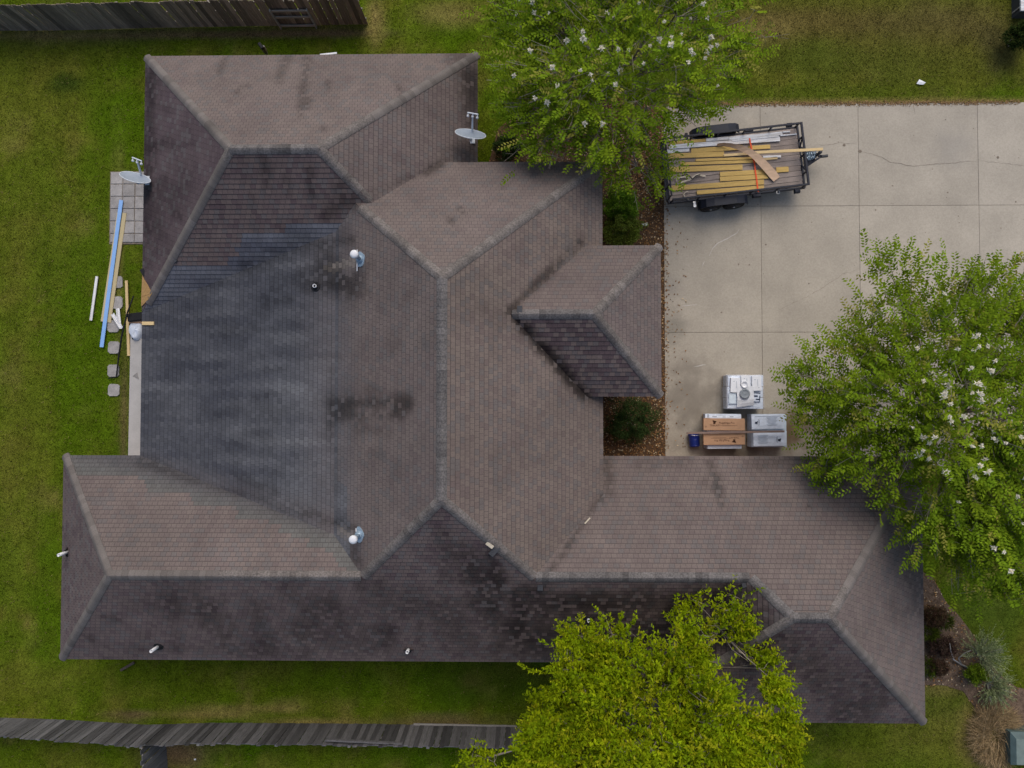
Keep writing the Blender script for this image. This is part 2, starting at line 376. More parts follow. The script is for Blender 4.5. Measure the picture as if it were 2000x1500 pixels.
for i in range(len(DX)-1):
    for j in range(3):
        q = .006
        mb = MB(); x0, x1, y1, y0 = DX[i]+q*(i > 0), DX[i+1]-q, DY[j]-q*(j > 0), DY[j+1]+q*(j < 2)
        mb.slab([(x0, y0), (x1, y0), (x1, y1), (x0, y1)], .0, .022+.002*((i+j) % 2))
        mb.build('concrete_slab', M['concrete'], driveway)
def ribbon(pts, wd, z, jag=.012, seg=.08):
    """thin flat ribbon following a plan polyline"""
    P = []
    for a, b in zip(pts[:-1], pts[1:]):
        n = max(1, int((Vector(b)-Vector(a)).length/seg))
        for k in range(n): P.append(Vector(a).lerp(Vector(b), k/n))
    P.append(Vector(pts[-1])); mb = MB(); Lf = []; Rt = []
    for k, p in enumerate(P):
        d = P[min(k+1, len(P)-1)]-P[max(k-1, 0)]; nrm = Vector((-d.y, d.x)).normalized() if d.length > 1e-6 else Vector((0, 1))
        p = p+nrm*random.uniform(-jag, jag); ww = wd*random.uniform(.35, 1.1)*min(1, .3+4*min(k, len(P)-1-k)/len(P))
        Lf.append((p.x+nrm.x*ww/2, p.y+nrm.y*ww/2, z)); Rt.append((p.x-nrm.x*ww/2, p.y-nrm.y*ww/2, z))
    for k in range(len(P)-1): mb.poly([Rt[k], Rt[k+1], Lf[k+1], Lf[k]])
    return mb
ZC = .0285
def pxl(*ps): return [tuple(g(x, y, .025)[:2]) for x, y in ps]
for pts, wd in (((pxl((1590, 283), (1625, 282), (1640, 279), (1672, 281)), .022)), (pxl((1682, 296), (1708, 302), (1732, 312), (1740, 318), (1755, 319), (1782, 325), (1800, 322), (1850, 319), (1910, 314)), .026),
                (pxl((1510, 610), (1540, 596), (1575, 580), (1610, 560), (1645, 536), (1680, 525)), .018), (pxl((1912, 314), (1950, 318), (2010, 325)), .014), (pxl((1785, 207), (1787, 222)), .02)):
    ribbon(pts, wd*.45, ZC, .016).build('crack', M['crack'], driveway)
for pts, wd in ((pxl((1385, 500), (1392, 485), (1400, 476), (1420, 466), (1440, 455), (1444, 447)), .035), (pxl((1330, 598), (1362, 595)), .02), (pxl((1355, 716), (1378, 712)), .03), (pxl((1372, 520), (1376, 510)), .02)):
    ribbon(pts, wd, ZC, .008).build('scratch_mark', M['scratch'], driveway)
mb = MB()
for k in range(130):                          # small specks of dirt on the concrete
    x = random.uniform(DX[0]+.2, DX[3]+1.5); y = random.uniform(DY[2]-1.0, DY[0]-.2); r = random.choice((.010, .012, .016, .02, .03))
    n = 6; mb.poly([(x+r*random.uniform(.6, 1.3)*math.cos(2*PI*i/n), y+r*random.uniform(.6, 1.3)*math.sin(2*PI*i/n), ZC+.001) for i in range(n)])
sp = mb.build('dirt_speck', M['crack'], driveway); sp['kind'] = 'stuff'
for px, py, r in ((1679, 296, .055), (1648, 284, .05), (1948, 308, .045), (1620, 268, .03)):
    p = g(px, py); mb = MB(); mb.poly([(p.x+r*random.uniform(.8, 1.1)*math.cos(2*PI*i/12), p.y+r*random.uniform(.8, 1.1)*math.sin(2*PI*i/12), ZC+.0005) for i in range(12)])
    mb.build('stain_spot', M['crack'], driveway)

# mulch beds
def bed(poly, name):
    P = []
    for k in range(len(poly)):
        a, b = Vector(poly[k]), Vector(poly[(k+1) % len(poly)])
        for t in range(6):
            p = a.lerp(b, t/6); P.append((p.x+.05*fbm(p.x, p.y, 2, 2), p.y+.05*fbm(p.x, p.y, 2, 6)))
    ar = sum(P[i-1][0]*P[i][1]-P[i][0]*P[i-1][1] for i in range(len(P)))
    if ar < 0: P.reverse()
    mb = MB(); mb.slab(P, -.05, .008)
    return tag(mb.build(name, M['mulch']), kind='structure')
bed(BED_A, 'mulch_bed'); M['mulch_A'] = M['mulch']; M['mulch'] = mat('greyish_mulch', (.135, .095, .068), rough=.95, var=.4, scale=7, fine=.5, fscale=45, bump=.9, bscale=40, spec=.1); bed(BED_B, 'mulch_bed')

# ================================================================== ROOF GEOMETRY
SL = .75
class Plane:
    def __init__(s, gx, gy, x, y, ze): s.g = (gx, gy); s.c = ze-gx*x-gy*y; s.ze = ze
    def z(s, x, y): return s.g[0]*x+s.g[1]*y+s.c
BLK = {
    'N':  ((-11.10, -1.36, 2.62, 10.15), [Plane(0, -SL, 0, 10.15, 2.6), Plane(0, SL, 0, 2.62, 2.6), Plane(.762, 0, -11.10, 0, 2.6), Plane(-.742, 0, -1.36, 0, 2.6)]),
    'Q':  ((-11.10, -4.6, -4.0, 4.9), [Plane(.246, 0, -11.10, 0, 2.6)]),
    'M':  ((-5.6, 2.16, -7.36, 6.7), [Plane(-SL, 0, 2.16, 0, 3.35), Plane(SL, 0, -6.04, 0, 3.35), Plane(0, -.82, 0, 6.7, 3.35), Plane(0, SL, 0, -7.36, 2.599)]),
    'S':  ((-13.33, 8.0, -7.36, -1.53), [Plane(0, -SL, 0, -1.53, 2.6), Plane(0, SL, 0, -7.36, 2.6), Plane(.831, 0, -13.33, 0, 2.6)]),
    'R':  ((2.82, 11.24, -9.0, -1.53), [Plane(0, -SL, 0, -1.53, 2.599), Plane(0, SL, 0, -9.0, 2.6), Plane(-.741, 0, 11.24, 0, 2.6), Plane(.747, 0, 2.82, 0, 2.6)]),
    'P':  ((-1.5, 3.7, .17, 4.27), [Plane(0, -.751, 0, 4.27, 3.7), Plane(0, .751, 0, .17, 3.7), Plane(-.79, 0, 3.7, 0, 3.7)]),
}
def roof_z(x, y):
    z = -1
    for (r, ps) in BLK.values():
        if r[0] <= x <= r[1] and r[2] <= y <= r[3]: z = max(z, min(p.z(x, y) for p in ps))
    return z
def roof_at(px, py):
    z = 4.0
    for _ in range(25):
        p = g(px, py, z); zz = roof_z(p.x, p.y); z = z*.4+(zz if zz > 0 else 2.6)*.6
    return g(px, py, z)
def clip(P, a, b, c):
    """keep a*x+b*y+c >= 0"""
    out = []; n = len(P)
    if n == 0: return out
    dv = [a*p[0]+b*p[1]+c for p in P]
    for i in range(n):
        p, q, dp, dq = P[i], P[(i+1) % n], dv[i], dv[(i+1) % n]
        if dp >= 0: out.append(p)
        if (dp > 0 and dq < 0) or (dp < 0 and dq > 0):
            t = dp/(dp-dq); out.append((p[0]+t*(q[0]-p[0]), p[1]+t*(q[1]-p[1])))
    return out
def area(P): return abs(sum(P[i-1][0]*P[i][1]-P[i][0]*P[i-1][1] for i in range(len(P))))/2 if len(P) > 2 else 0
def rect_hp(r): return [(1, 0, -r[0]), (-1, 0, r[1]), (0, 1, -r[2]), (0, -1, r[3])]
def visible(bk, i):
    r, ps = BLK[bk]; A = ps[i]
    P = [(r[0], r[2]), (r[1], r[2]), (r[1], r[3]), (r[0], r[3])]
    for k, B in enumerate(ps):
        if k != i: P = clip(P, B.g[0]-A.g[0], B.g[1]-A.g[1], B.c-A.c)
    polys = [P]
    for ok, (orc, ops) in BLK.items():
        if ok == bk: continue
        hp = rect_hp(orc)+[(B.g[0]-A.g[0], B.g[1]-A.g[1], B.c-A.c) for B in ops]
        new = []
        for P in polys:
            for (a, b, c) in hp:
                Q = clip(P, -a, -b, -c)
                if area(Q) > 1e-4: new.append(Q)
                P = clip(P, a, b, c)
                if area(P) <= 1e-4: break
        polys = new
    return polys

house = empty('house', (0, 0, 0), 'long house with several stained brown shingle hip roofs filling the middle', 'house')
# ---- stains, dark areas and painted-in tree shade on the shingles (places measured in the photo; colours include algae, bare granules and grey later repairs)
STAINS_SHADE = [(1176, 968, 1064, 1132, 6, .45), (868, 320, 704, 386, 6, .30), (270, 905, 460, 965, 7, .25), (460, 960, 650, 1025, 8, .30), (260, 1180, 330, 1190, 20, .25), (330, 1150, 345, 1260, 18, .22), (380, 1160, 440, 1240, 30, .35), (500, 1180, 520, 1270, 24, .30), (560, 1150, 640, 1180, 22, .28), (600, 1240, 760, 1250, 30, .35), (740, 1150, 760, 1230, 22, .30), (800, 1180, 900, 1200, 30, .38), (860, 1050, 870, 1120, 18, .28), (930, 1100, 1000, 1180, 30, .45), (1000, 1230, 1060, 1280, 30, .40), (300, 440, 330, 480, 18, .2), (300, 150, 290, 250, 16, .3), (360, 330, 300, 430, 26, .22),
    # x0, y0, x1, y1, halfwidth, strength (albedo loss)
    (650, 788, 790, 790, 15, .62), (655, 812, 775, 812, 11, .50), (640, 775, 645, 860, 10, .4), (700, 840, 760, 845, 10, .25),
    (640, 520, 690, 555, 26, .55), (600, 545, 660, 560, 22, .45), (630, 480, 690, 470, 9, .45), (655, 1018, 695, 1032, 8, .55), (688, 1065, 700, 1100, 7, .4),
    (600, 118, 585, 225, 8, .40), (560, 115, 545, 150, 12, .35), (440, 115, 430, 140, 7, .35), (640, 160, 642, 172, 4, .4), (775, 165, 782, 175, 4, .45), (500, 150, 480, 170, 5, .3), (605, 190, 600, 212, 4, .4), (470, 170, 462, 180, 4, .5), (630, 250, 634, 252, 4, .3),
    (900, 110, 925, 160, 26, .40), (925, 150, 925, 290, 18, .38), (880, 300, 920, 306, 14, .25), (832, 335, 862, 318, 7, .35),
    (293, 140, 291, 330, 12, .38), (300, 200, 330, 215, 9, .25), (330, 275, 290, 290, 9, .35), (380, 280, 340, 286, 5, .35), (285, 330, 284, 520, 14, .32), (345, 420, 350, 425, 8, .4), (320, 350, 300, 370, 14, .3),
    (515, 305, 520, 370, 9, .38), (605, 330, 610, 380, 8, .42), (560, 345, 562, 375, 6, .3), (490, 375, 495, 395, 6, .3), (660, 360, 690, 395, 16, .45), (640, 420, 662, 400, 14, .45), (540, 330, 480, 350, 20, .15),
    (420, 1170, 400, 1200, 16, .28), (650, 1210, 560, 1220, 26, .20), (700, 1190, 640, 1185, 20, .2), (960, 1090, 980, 1140, 16, .55), (900, 1080, 950, 1170, 26, .35), (930, 1180, 980, 1230, 26, .45), (880, 1240, 1000, 1270, 30, .30), (820, 1220, 822, 1260, 10, .3),
    (1000, 1180, 1100, 1190, 30, .50), (1080, 1170, 1440, 1165, 18, .55), (1060, 1230, 1450, 1230, 50, .55), (1410, 1180, 1500, 1240, 40, .25), (1180, 1250, 1300, 1260, 40, .3),  # broad darkening over the garage wing's south slope
    (175, 1245, 185, 1252, 8, .45), (200, 1205, 235, 1212, 7, .3), (215, 1195, 225, 1200, 6, .3), (450, 1250, 600, 1270, 24, .2), (180, 1260, 600, 1280, 8, .15),
    (1187, 900, 1190, 960, 10, .38), (1180, 985, 1178, 970, 6, .3), (1388, 900, 1412, 985, 9, .42), (1375, 940, 1395, 960, 10, .2), (1250, 905, 1340, 900, 12, .2), (1460, 900, 1700, 905, 14, .25), (1720, 990, 1700, 985, 16, .3), (1578, 990, 1581, 994, 4, .5),  # long eave run and patch by the right tree: its shade painted in
    (1780, 1060, 1800, 1180, 20, .30), (1740, 1180, 1760, 1200, 16, .2), (1600, 1310, 1700, 1390, 40, .25), (1560, 1270, 1640, 1400, 30, .2), (1720, 1370, 1640, 1400, 20, .2), (1750, 1360, 1700, 1320, 12, .25),
    (880, 430, 884, 432, 6, .45), (900, 408, 902, 412, 4, .5), (1135, 472, 995, 606, 8, .55), (1008, 622, 1142, 772, 12, .80), (1015, 615, 1120, 735, 12, .20), (980, 610, 930, 600, 30, .14), (900, 560, 960, 560, 24, .12),
    (1150, 770, 1172, 790, 12, .2), (1085, 650, 1090, 690, 4, .3), (1110, 640, 1160, 700, 9, .12), (1070, 628, 1075, 632, 4, .5),
    (600, 470, 480, 520, 16, .35), (480, 520, 400, 560, 16, .22), (560, 555, 520, 600, 24, .18), (300, 600, 420, 620, 40, .12), (450, 640, 500, 632, 7, .25), (440, 655, 540, 640, 6, .25), (520, 590, 570, 585, 7, .28), (480, 690, 620, 700, 6, .15),
    (280, 700, 340, 720, 30, .15), (500, 775, 560, 765, 8, .28), (430, 805, 540, 800, 18, .15), (480, 845, 530, 850, 7, .25), (300, 800, 400, 830, 40, .10), (520, 720, 560, 718, 6, .3), (450, 870, 520, 880, 14, .15), (540, 960, 470, 935, 10, .30), (560, 980, 640, 1010, 8, .25), (280, 895, 330, 915, 8, .28), (650, 700, 655, 960, 7, .2),
    (1770, 1410, 1800, 1405, 10, .2), (700, 1140, 705, 1150, 8, .3), (1010, 1150, 1050, 1150, 16, .3), (745, 520, 760, 600, 20, .12), (720, 760, 740, 765, 8, .3)]
CLEAN = [(640, 525, 690, 512, 9), (668, 1035, 690, 1050, 9)]       # bare light run-offs below the two flues
GREYLINE_N = [(290, 545), (330, 520), (448, 517), (449, 500), (462, 499), (463, 478), (474, 477), (475, 459), (558, 458), (560, 440), (665, 438), (720, 400)]
GREYLINE_S = [(255, 930), (280, 935), (285, 960), (374, 962), (378, 990), (460, 992), (464, 1018), (545, 1020), (550, 1045), (600, 1050), (604, 1070), (640, 1075), (660, 1100), (705, 1135)]
def pl(L, x):
    if x <= L[0][0]: return L[0][1]
    for (a, b), (c, d) in zip(L[:-1], L[1:]):
        if x <= c: return b+(d-b)*(x-a)/max(c-a, 1e-6)
    return L[-1][1]
TAN, BROWN, GREY, GREYGREEN = (.168, .137, .125), (.088, .064, .072), (.082, .088, .104), (.118, .122, .116)
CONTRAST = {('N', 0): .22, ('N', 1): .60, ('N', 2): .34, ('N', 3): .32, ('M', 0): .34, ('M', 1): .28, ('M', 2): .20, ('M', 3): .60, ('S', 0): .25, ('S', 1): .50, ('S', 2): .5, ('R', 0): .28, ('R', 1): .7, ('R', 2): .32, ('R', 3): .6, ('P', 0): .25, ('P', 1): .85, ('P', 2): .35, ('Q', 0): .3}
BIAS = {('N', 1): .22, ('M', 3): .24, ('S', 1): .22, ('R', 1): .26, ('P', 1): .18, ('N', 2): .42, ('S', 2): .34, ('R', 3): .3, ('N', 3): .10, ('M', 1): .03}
def cap_d(px, py, x0, y0, x1, y1):
    dx, dy = x1-x0, y1-y0; l = dx*dx+dy*dy
    t = clamp(((px-x0)*dx+(py-y0)*dy)/l) if l > 0 else 0
    return math.hypot(px-x0-t*dx, py-y0-t*dy)
SGX, SGY = 500, 375
STG = np.ones((SGY, SGX)); _yy, _xx = np.mgrid[0:SGY, 0:SGX]; _yy = _yy*4.0; _xx = _xx*4.0
_nz = np.array([[fbm(i*4/75, j*4/75, 1.5, 5.5)+.5*pnoise(i*4/75, j*4/75, 7.0, 2.5) for i in range(SGX)] for j in range(SGY)])
for (x0, y0, x1, y1, hw, s) in STAINS_SHADE:
    i0, i1 = max(0, int((min(x0, x1)-2.4*hw)/4)), min(SGX, int((max(x0, x1)+2.4*hw)/4)+2); j0, j1 = max(0, int((min(y0, y1)-2.4*hw)/4)), min(SGY, int((max(y0, y1)+2.4*hw)/4)+2)
    X_, Y_ = _xx[j0:j1, i0:i1], _yy[j0:j1, i0:i1]; dx, dy = x1-x0, y1-y0; l = dx*dx+dy*dy
    t = np.clip(((X_-x0)*dx+(Y_-y0)*dy)/l, 0, 1); d = np.hypot(X_-x0-t*dx, Y_-y0-t*dy)/hw+.75*_nz[j0:j1, i0:i1]
    q = np.clip((d-.1)/1.7, 0, 1); STG[j0:j1, i0:i1] *= 1-s*(1-q*q*(3-2*q))
def stain_shade(px, py):
    fx, fy = clamp(px/4, 0, SGX-1.01), clamp(py/4, 0, SGY-1.01); i, j = int(fx), int(fy); u_, v_ = fx-i, fy-j
    return (STG[j, i]*(1-u_)+STG[j, i+1]*u_)*(1-v_)+(STG[j+1, i]*(1-u_)+STG[j+1, i+1]*u_)*v_
def shingle_col(bk, i, x, y, z, rnd, rnd2):
    px, py = pix(x, y, z)
    k = CONTRAST[(bk, i)]
    t = clamp(BIAS.get((bk, i), .04)+k*(rnd if rnd2 < .5 else rnd*.4)+.18*fbm(x, y, .8, 2.2))
    c = lerp(TAN, BROWN, t)
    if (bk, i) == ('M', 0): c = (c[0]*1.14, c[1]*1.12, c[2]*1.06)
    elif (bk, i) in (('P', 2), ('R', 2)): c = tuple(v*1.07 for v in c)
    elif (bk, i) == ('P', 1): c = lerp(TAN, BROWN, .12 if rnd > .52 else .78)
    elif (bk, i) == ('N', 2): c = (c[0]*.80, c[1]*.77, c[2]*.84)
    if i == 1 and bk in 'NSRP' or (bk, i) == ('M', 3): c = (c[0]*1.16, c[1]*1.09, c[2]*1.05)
    if rnd2 > .80: c = lerp(c, (.125, .118, .118), .5)            # greyer tabs in the blend
    f = 1.0
    grey = 0.0
    if bk == 'Q': grey = 1.0
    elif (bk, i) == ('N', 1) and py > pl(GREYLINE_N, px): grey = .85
    elif (bk, i) == ('S', 0) and px < 706 and py < pl(GREYLINE_S, px): grey = -.75
    elif (bk, i) == ('M', 1):
        e = 682 if py > 945 else 662
        if px < e: grey = .9
    if bk == 'Q': grey = 1-.30*sstep(560, 660, px)-.25*sstep(-45, 0, py-(905+(px-270)*.30))
    if (bk, i) == ('M', 1) and grey == 0: grey = .55*(1-sstep(655, 720, px))
    if grey > 0:
        st = noise.noise(Vector((x*.55, y*3.4, 3.0)))+.5*noise.noise(Vector((x*1.2, y*7.0, 8.0)))
        gc = lerp((.054, .057, .070), (.135, .138, .148), clamp(.26+.35*fbm(x, y, .35, 7)+.42*st+.38*sstep(380, 640, px)*sstep(600, 740, py)))
        gc = tuple(v*(.89+.22*rnd) for v in gc)
        if bk == 'N': gc = tuple(v*1.85 for v in gc)  # grey lightened to offset this slope's shaded facing
        c = lerp(c, gc, grey)
    elif grey < 0:
        c = lerp(c, tuple(v*(.86+.24*rnd) for v in lerp((.068, .071, .079), GREYGREEN, sstep(-4, 52, py-(905+(px-270)*.30)))), -grey)  # grey by the valley darkened to offset this slope's stronger light
    n = fbm(x, y, 1.6, 5.5)
    for (x0, y0, x1, y1, hw) in CLEAN:
        d = cap_d(px, py, x0, y0, x1, y1)/hw+.4*n
        if d < 1.3: c = lerp(c, (.21, .185, .165), .8*(1-sstep(.5, 1.3, d))); f = max(f, .85)
    f *= 1+.14*fbm(x, y, .45, 11)+(.30*min(0, fbm(x, y, .9, 31)) if i == 1 or (bk, i) in (('M', 3), ('N', 2), ('S', 2)) else 0)
    return tuple(max(.006, v*f) for v in c)

EXPO, TABW, LIFT, SHADE_BAND = .136, .142, .012, .18
decks = {}
tabs_all = []                                 # (distance, plane info ...) of whole tabs
SV, SF, SC = [], [], []
def add_tab(top3, base3, kinds, col, gain=1.0, resist=1.0):
    i = len(SV); n = len(top3); SV.extend(top3)
    cs_ = []
    for p in top3:
        k = (1-(1-stain_shade(*pix(*p)))*resist)*gain; cs_.append((col[0]*k, col[1]*k, col[2]*k))
    SC.extend(cs_); SF.append(tuple(range(i, i+n)))
    for k in range(n):
        if kinds[k]:
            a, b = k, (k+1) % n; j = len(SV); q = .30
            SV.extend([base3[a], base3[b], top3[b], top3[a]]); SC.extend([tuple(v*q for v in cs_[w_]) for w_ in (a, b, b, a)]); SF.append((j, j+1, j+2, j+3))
for bk, (r, ps) in BLK.items():
    for i, pln in enumerate(ps):
        polys = visible(bk, i)
        if sum(area(p) for p in polys) < .05: continue
        gxx, gyy = pln.g; gm = math.hypot(gxx, gyy); u = (gxx/gm, gyy/gm); s_ = (u[1], -u[0])
        cs = 1/math.sqrt(1+gm*gm); nrm = Vector((-gxx, -gyy, 1)).normalized()
        mb = MB()
        for P in polys: mb.poly([(p[0], p[1], pln.z(*p)-.004) for p in P])
        dk = mb.build('roof_slope', M['deck'], house); decks[(bk, i)] = dk
        t_off = (pln.ze-pln.c)/gm             # t along uphill, 0 at the eave
        ex = EXPO*cs
        def st(p): return (p[0]*s_[0]+p[1]*s_[1], p[0]*u[0]+p[1]*u[1]-t_off)
        def xy(s, t): return (s*s_[0]+(t+t_off)*u[0], s*s_[1]+(t+t_off)*u[1])
        seen = {}
        for P in polys:
            Q = [st(p) for p in P]
            if sum(Q[k-1][0]*Q[k][1]-Q[k][0]*Q[k-1][1] for k in range(len(Q))) < 0: Q.reverse()
            t0, t1 = min(q[1] for q in Q), max(q[1] for q in Q)
            for kc in range(int(math.floor(t0/ex+1e-6)), int(math.ceil(t1/ex))):
                ta, tb = kc*ex, (kc+1)*ex
                row = clip(clip(Q, 0, 1, -ta), 0, -1, tb)
                if area(row) < 1e-4: continue
                s0, s1 = min(q[0] for q in row), max(q[0] for q in row)
                off = (kc*.37 % 1)*TABW
                for js in range(int(math.floor((s0-off)/TABW)), int(math.ceil((s1-off)/TABW))):
                    sa, sb = js*TABW+off+.0025, (js+1)*TABW+off-.0025
                    T = clip(clip(row, 1, 0, -sa), -1, 0, sb)
                    ar = area(T)
                    if ar < 2e-4: continue
                    h = noise.cell(Vector((js+.5, kc+.5, hash((bk, i)) % 17*0+i*3.0+ord(bk[0])*.1)))
                    h = (h*.5+.5) % 1.0; h2 = (h*7.13+.37*js+.61*kc) % 1.0
                    cx, cy = xy((sa+sb)/2, (ta+tb)/2)
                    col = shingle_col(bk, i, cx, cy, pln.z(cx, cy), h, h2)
                    whole = ar > .995*(sb-sa)*(tb-ta)
                    pieces = []
                    for (lo_, hi_, gn) in ((ta, tb-SHADE_BAND*ex, 1.0), (tb-SHADE_BAND*ex, tb, .60)):  # upper strip darkened where the next course's butt would shade it
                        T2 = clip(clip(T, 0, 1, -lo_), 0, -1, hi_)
                        if area(T2) < 5e-5: continue
                        top3, base3, kinds = [], [], []
                        for q in T2:
                            X, Y = xy(*q); z = pln.z(X, Y); lf = LIFT*(1-(q[1]-ta)/ex)+.002
                            base3.append((X, Y, z)); top3.append((X+nrm.x*lf, Y+nrm.y*lf, z+nrm.z*lf))
                        for k in range(len(T2)):
                            a, b = T2[k], T2[(k+1) % len(T2)]
                            kinds.append(gn == 1.0 and not (abs(a[1]-hi_) < 1e-5 and abs(b[1]-hi_) < 1e-5))
                        pieces.append((top3, base3, kinds, gn))
                    tabs_all.append((whole, (H-pln.z(cx, cy))**2+cx*cx+cy*cy, pieces, col, (bk, i), (cx, cy, pln.z(cx, cy)), (s_, u, gm, nrm)))
# the 300 tabs nearest to the drone are pieces of their own, the rest one shingle field
whole_sorted = sorted([k for k in range(len(tabs_all)) if tabs_all[k][0]], key=lambda k: tabs_all[k][1])[:300]
single = set(whole_sorted)
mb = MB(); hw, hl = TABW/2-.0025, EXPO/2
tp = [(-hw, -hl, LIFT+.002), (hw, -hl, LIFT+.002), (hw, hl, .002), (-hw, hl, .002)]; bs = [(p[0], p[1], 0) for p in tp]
yb = hl-SHADE_BAND*EXPO; zb_ = .002+LIFT*SHADE_BAND; bl_, br_ = (-hw, yb, zb_), (hw, yb, zb_)
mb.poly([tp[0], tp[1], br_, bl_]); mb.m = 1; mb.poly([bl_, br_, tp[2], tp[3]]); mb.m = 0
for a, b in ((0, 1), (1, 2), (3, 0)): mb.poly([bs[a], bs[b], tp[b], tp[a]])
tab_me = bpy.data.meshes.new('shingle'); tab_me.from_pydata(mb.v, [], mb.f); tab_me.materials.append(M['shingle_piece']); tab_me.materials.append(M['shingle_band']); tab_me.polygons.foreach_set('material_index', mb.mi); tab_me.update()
for k, (whole, d, pieces, col, key, cpt, fr) in enumerate(tabs_all):
    if k in single:
        o = link('shingle', tab_me, decks[key]); s_, u, gm, nrm = fr
        up = Vector((u[0], u[1], gm)).normalized(); sd_ = Vector((s_[0], s_[1], 0))
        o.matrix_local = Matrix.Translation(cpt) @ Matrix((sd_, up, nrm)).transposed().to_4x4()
        kst = stain_shade(*pix(*cpt)); o.color = (col[0]*kst, col[1]*kst, col[2]*kst, 1)
    else:
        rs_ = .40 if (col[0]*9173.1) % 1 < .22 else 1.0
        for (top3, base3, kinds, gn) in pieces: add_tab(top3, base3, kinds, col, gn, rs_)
me = bpy.data.meshes.new('shingle_field'); me.from_pydata(SV, [], SF); me.materials.append(M['shingle'])
ca = me.color_attributes.new('Col', 'FLOAT_COLOR', 'POINT'); ca.data.foreach_set('color', [x for c in SC for x in (*c, 1.0)]); me.update()
tag(link('shingle_field', me, house), kind='stuff')
print('tabs', len(tabs_all), 'faces', len(SF))

# ---- hip and ridge caps
RID = [((-11.10, 10.15, 2.6), (-7.40, 6.385, 5.42), 0), ((-7.40, 6.385, 5.42), (-5.16, 6.385, 5.42), 1), ((-1.36, 10.15, 2.6), (-5.16, 6.385, 5.42), 0), ((-10.85, 2.87, 2.79), (-7.40, 6.385, 5.42), 0),
       ((-4.05, 5.28, 4.58), (-5.16, 6.385, 5.42), 0), ((-4.28, 5.09, 4.67), (-1.94, 2.95, 6.425), 0), ((-1.94, -2.26, 6.425), (-1.94, 2.95, 6.425), 1), ((2.16, 6.7, 3.35), (-1.94, 2.95, 6.425), 0),
       ((-4.125, -4.445, 4.786), (-1.94, -2.26, 6.425), 0), ((.245, -4.445, 4.786), (-1.94, -2.26, 6.425), 0), ((-4.2, -4.445, 4.786), (-10.70, -4.445, 4.786), 0), ((-13.33, -1.53, 2.6), (-10.70, -4.445, 4.786), 0), ((-13.33, -7.36, 2.6), (-10.70, -4.445, 4.786), 0),
       ((.3, -4.445, 4.786), (5.70, -4.445, 4.786), 1), ((5.75, -4.445, 4.786), (6.57, -5.265, 5.40), 1), ((6.57, -5.265, 5.40), (7.46, -5.265, 5.40), 1), ((11.24, -1.53, 2.6), (7.46, -5.265, 5.40), 0), ((11.24, -9.0, 2.6), (7.46, -5.265, 5.40), 0), ((2.82, -9.0, 2.6), (6.57, -5.265, 5.40), 0),
       ((-.30, 2.22, 5.24), (1.75, 2.22, 5.24), 1), ((3.7, 4.27, 3.7), (1.75, 2.22, 5.24), 0), ((3.7, .17, 3.7), (1.75, 2.22, 5.24), 0)]
caps = []
CE = .165
for (a, b, dark) in RID:
    a, b = Vector(a), Vector(b)
    if a.z in (2.6, 3.35, 3.7): a = a+(b-a).normalized()*.13
    d = b-a; L = d.length; x = d.normalized(); n = Vector((-d.y, d.x, 0)).normalized(); mid = (a+b)/2
    dl = clamp((mid.z-roof_z(mid.x+n.x*.25, mid.y+n.y*.25))/.25, 0, .9); dr = clamp((mid.z-roof_z(mid.x-n.x*.25, mid.y-n.y*.25))/.25, 0, .9)
    wdt = .126
    prof = [(-wdt, -wdt*dr), (-.088, -.088*dr+.006), (-.045, -.045*dr+.004), (0, -.010), (.045, -.045*dl+.004), (.088, -.088*dl+.006), (wdt, -wdt*dl)]
    N = max(1, int(L/CE)); st_ = L/N
    mb = MB()
    lo = [Vector((-st_*.08, y, z+.036)) for y, z in prof]; hi = [Vector((st_*1.02, y, z+.026)) for y, z in prof]
    lb = [p-Vector((0, 0, .014)) for p in lo]
    for k in range(len(prof)-1):
        mb.poly([lo[k+1], lo[k], hi[k], hi[k+1]]); mb.poly([lb[k], lo[k], lo[k+1], lb[k+1]])
    for k in (0, -1): mb.poly([lo[k], hi[k], hi[k]-Vector((0, 0, .04)), lo[k]-Vector((0, 0, .05))])
    me = bpy.data.meshes.new('ridge_cap'); me.from_pydata(mb.v, [], mb.f); me.materials.append(M['cap'])
    me.polygons.foreach_set('use_smooth', [False]*len(me.polygons)); me.update()
    zz = x.cross(n); zz = zz if zz.z > 0 else -zz
    yy = zz.cross(x); Rm = Matrix((x, yy, zz)).transposed()
    if yy.dot(n) < 0: pass
    for k in range(N):
        p = a+d*(k/N); q = a+d*((k+.5)/N); rn = random.random()
        px, py = pix(*q)
        base = lerp((.138, .122, .113), (.186, .166, .154), rn) if not dark else lerp((.115, .107, .105), (.160, .148, .143), rn)
        f = 1-.30*clamp(fbm(q.x, q.y, .8, 21)+.1)
        for (x0, y0, x1, y1, hw_, s) in STAINS_SHADE:
            if s > .3 and cap_d(px, py, x0, y0, x1, y1) < hw_: f *= 1-.4*s
        if dark and random.random() < .12: f *= .75
        caps.append(((q-Vector((0, 0, H))).length, me, Matrix.Translation(p) @ Rm.to_4x4(), tuple(v*f for v in base)))
caps.sort(key=lambda c: c[0])
mbv, mbf, mbc = [], [], []
for k, (dd, me, mw, col) in enumerate(caps):
    if k < 300:
        o = link('ridge_cap', me, house); o.matrix_local = mw; o.color = (*col, 1)
    else:
        i0 = len(mbv)
        for v in me.vertices: mbv.append(tuple(mw @ v.co)); mbc.extend((*col, 1.0))
        for p in me.polygons: mbf.append(tuple(i0+j for j in p.vertices))
me = bpy.data.meshes.new('ridge_cap_run'); me.from_pydata(mbv, [], mbf); me.materials.append(M['shingle'])
ca = me.color_attributes.new('Col', 'FLOAT_COLOR', 'POINT'); ca.data.foreach_set('color', mbc); me.update()
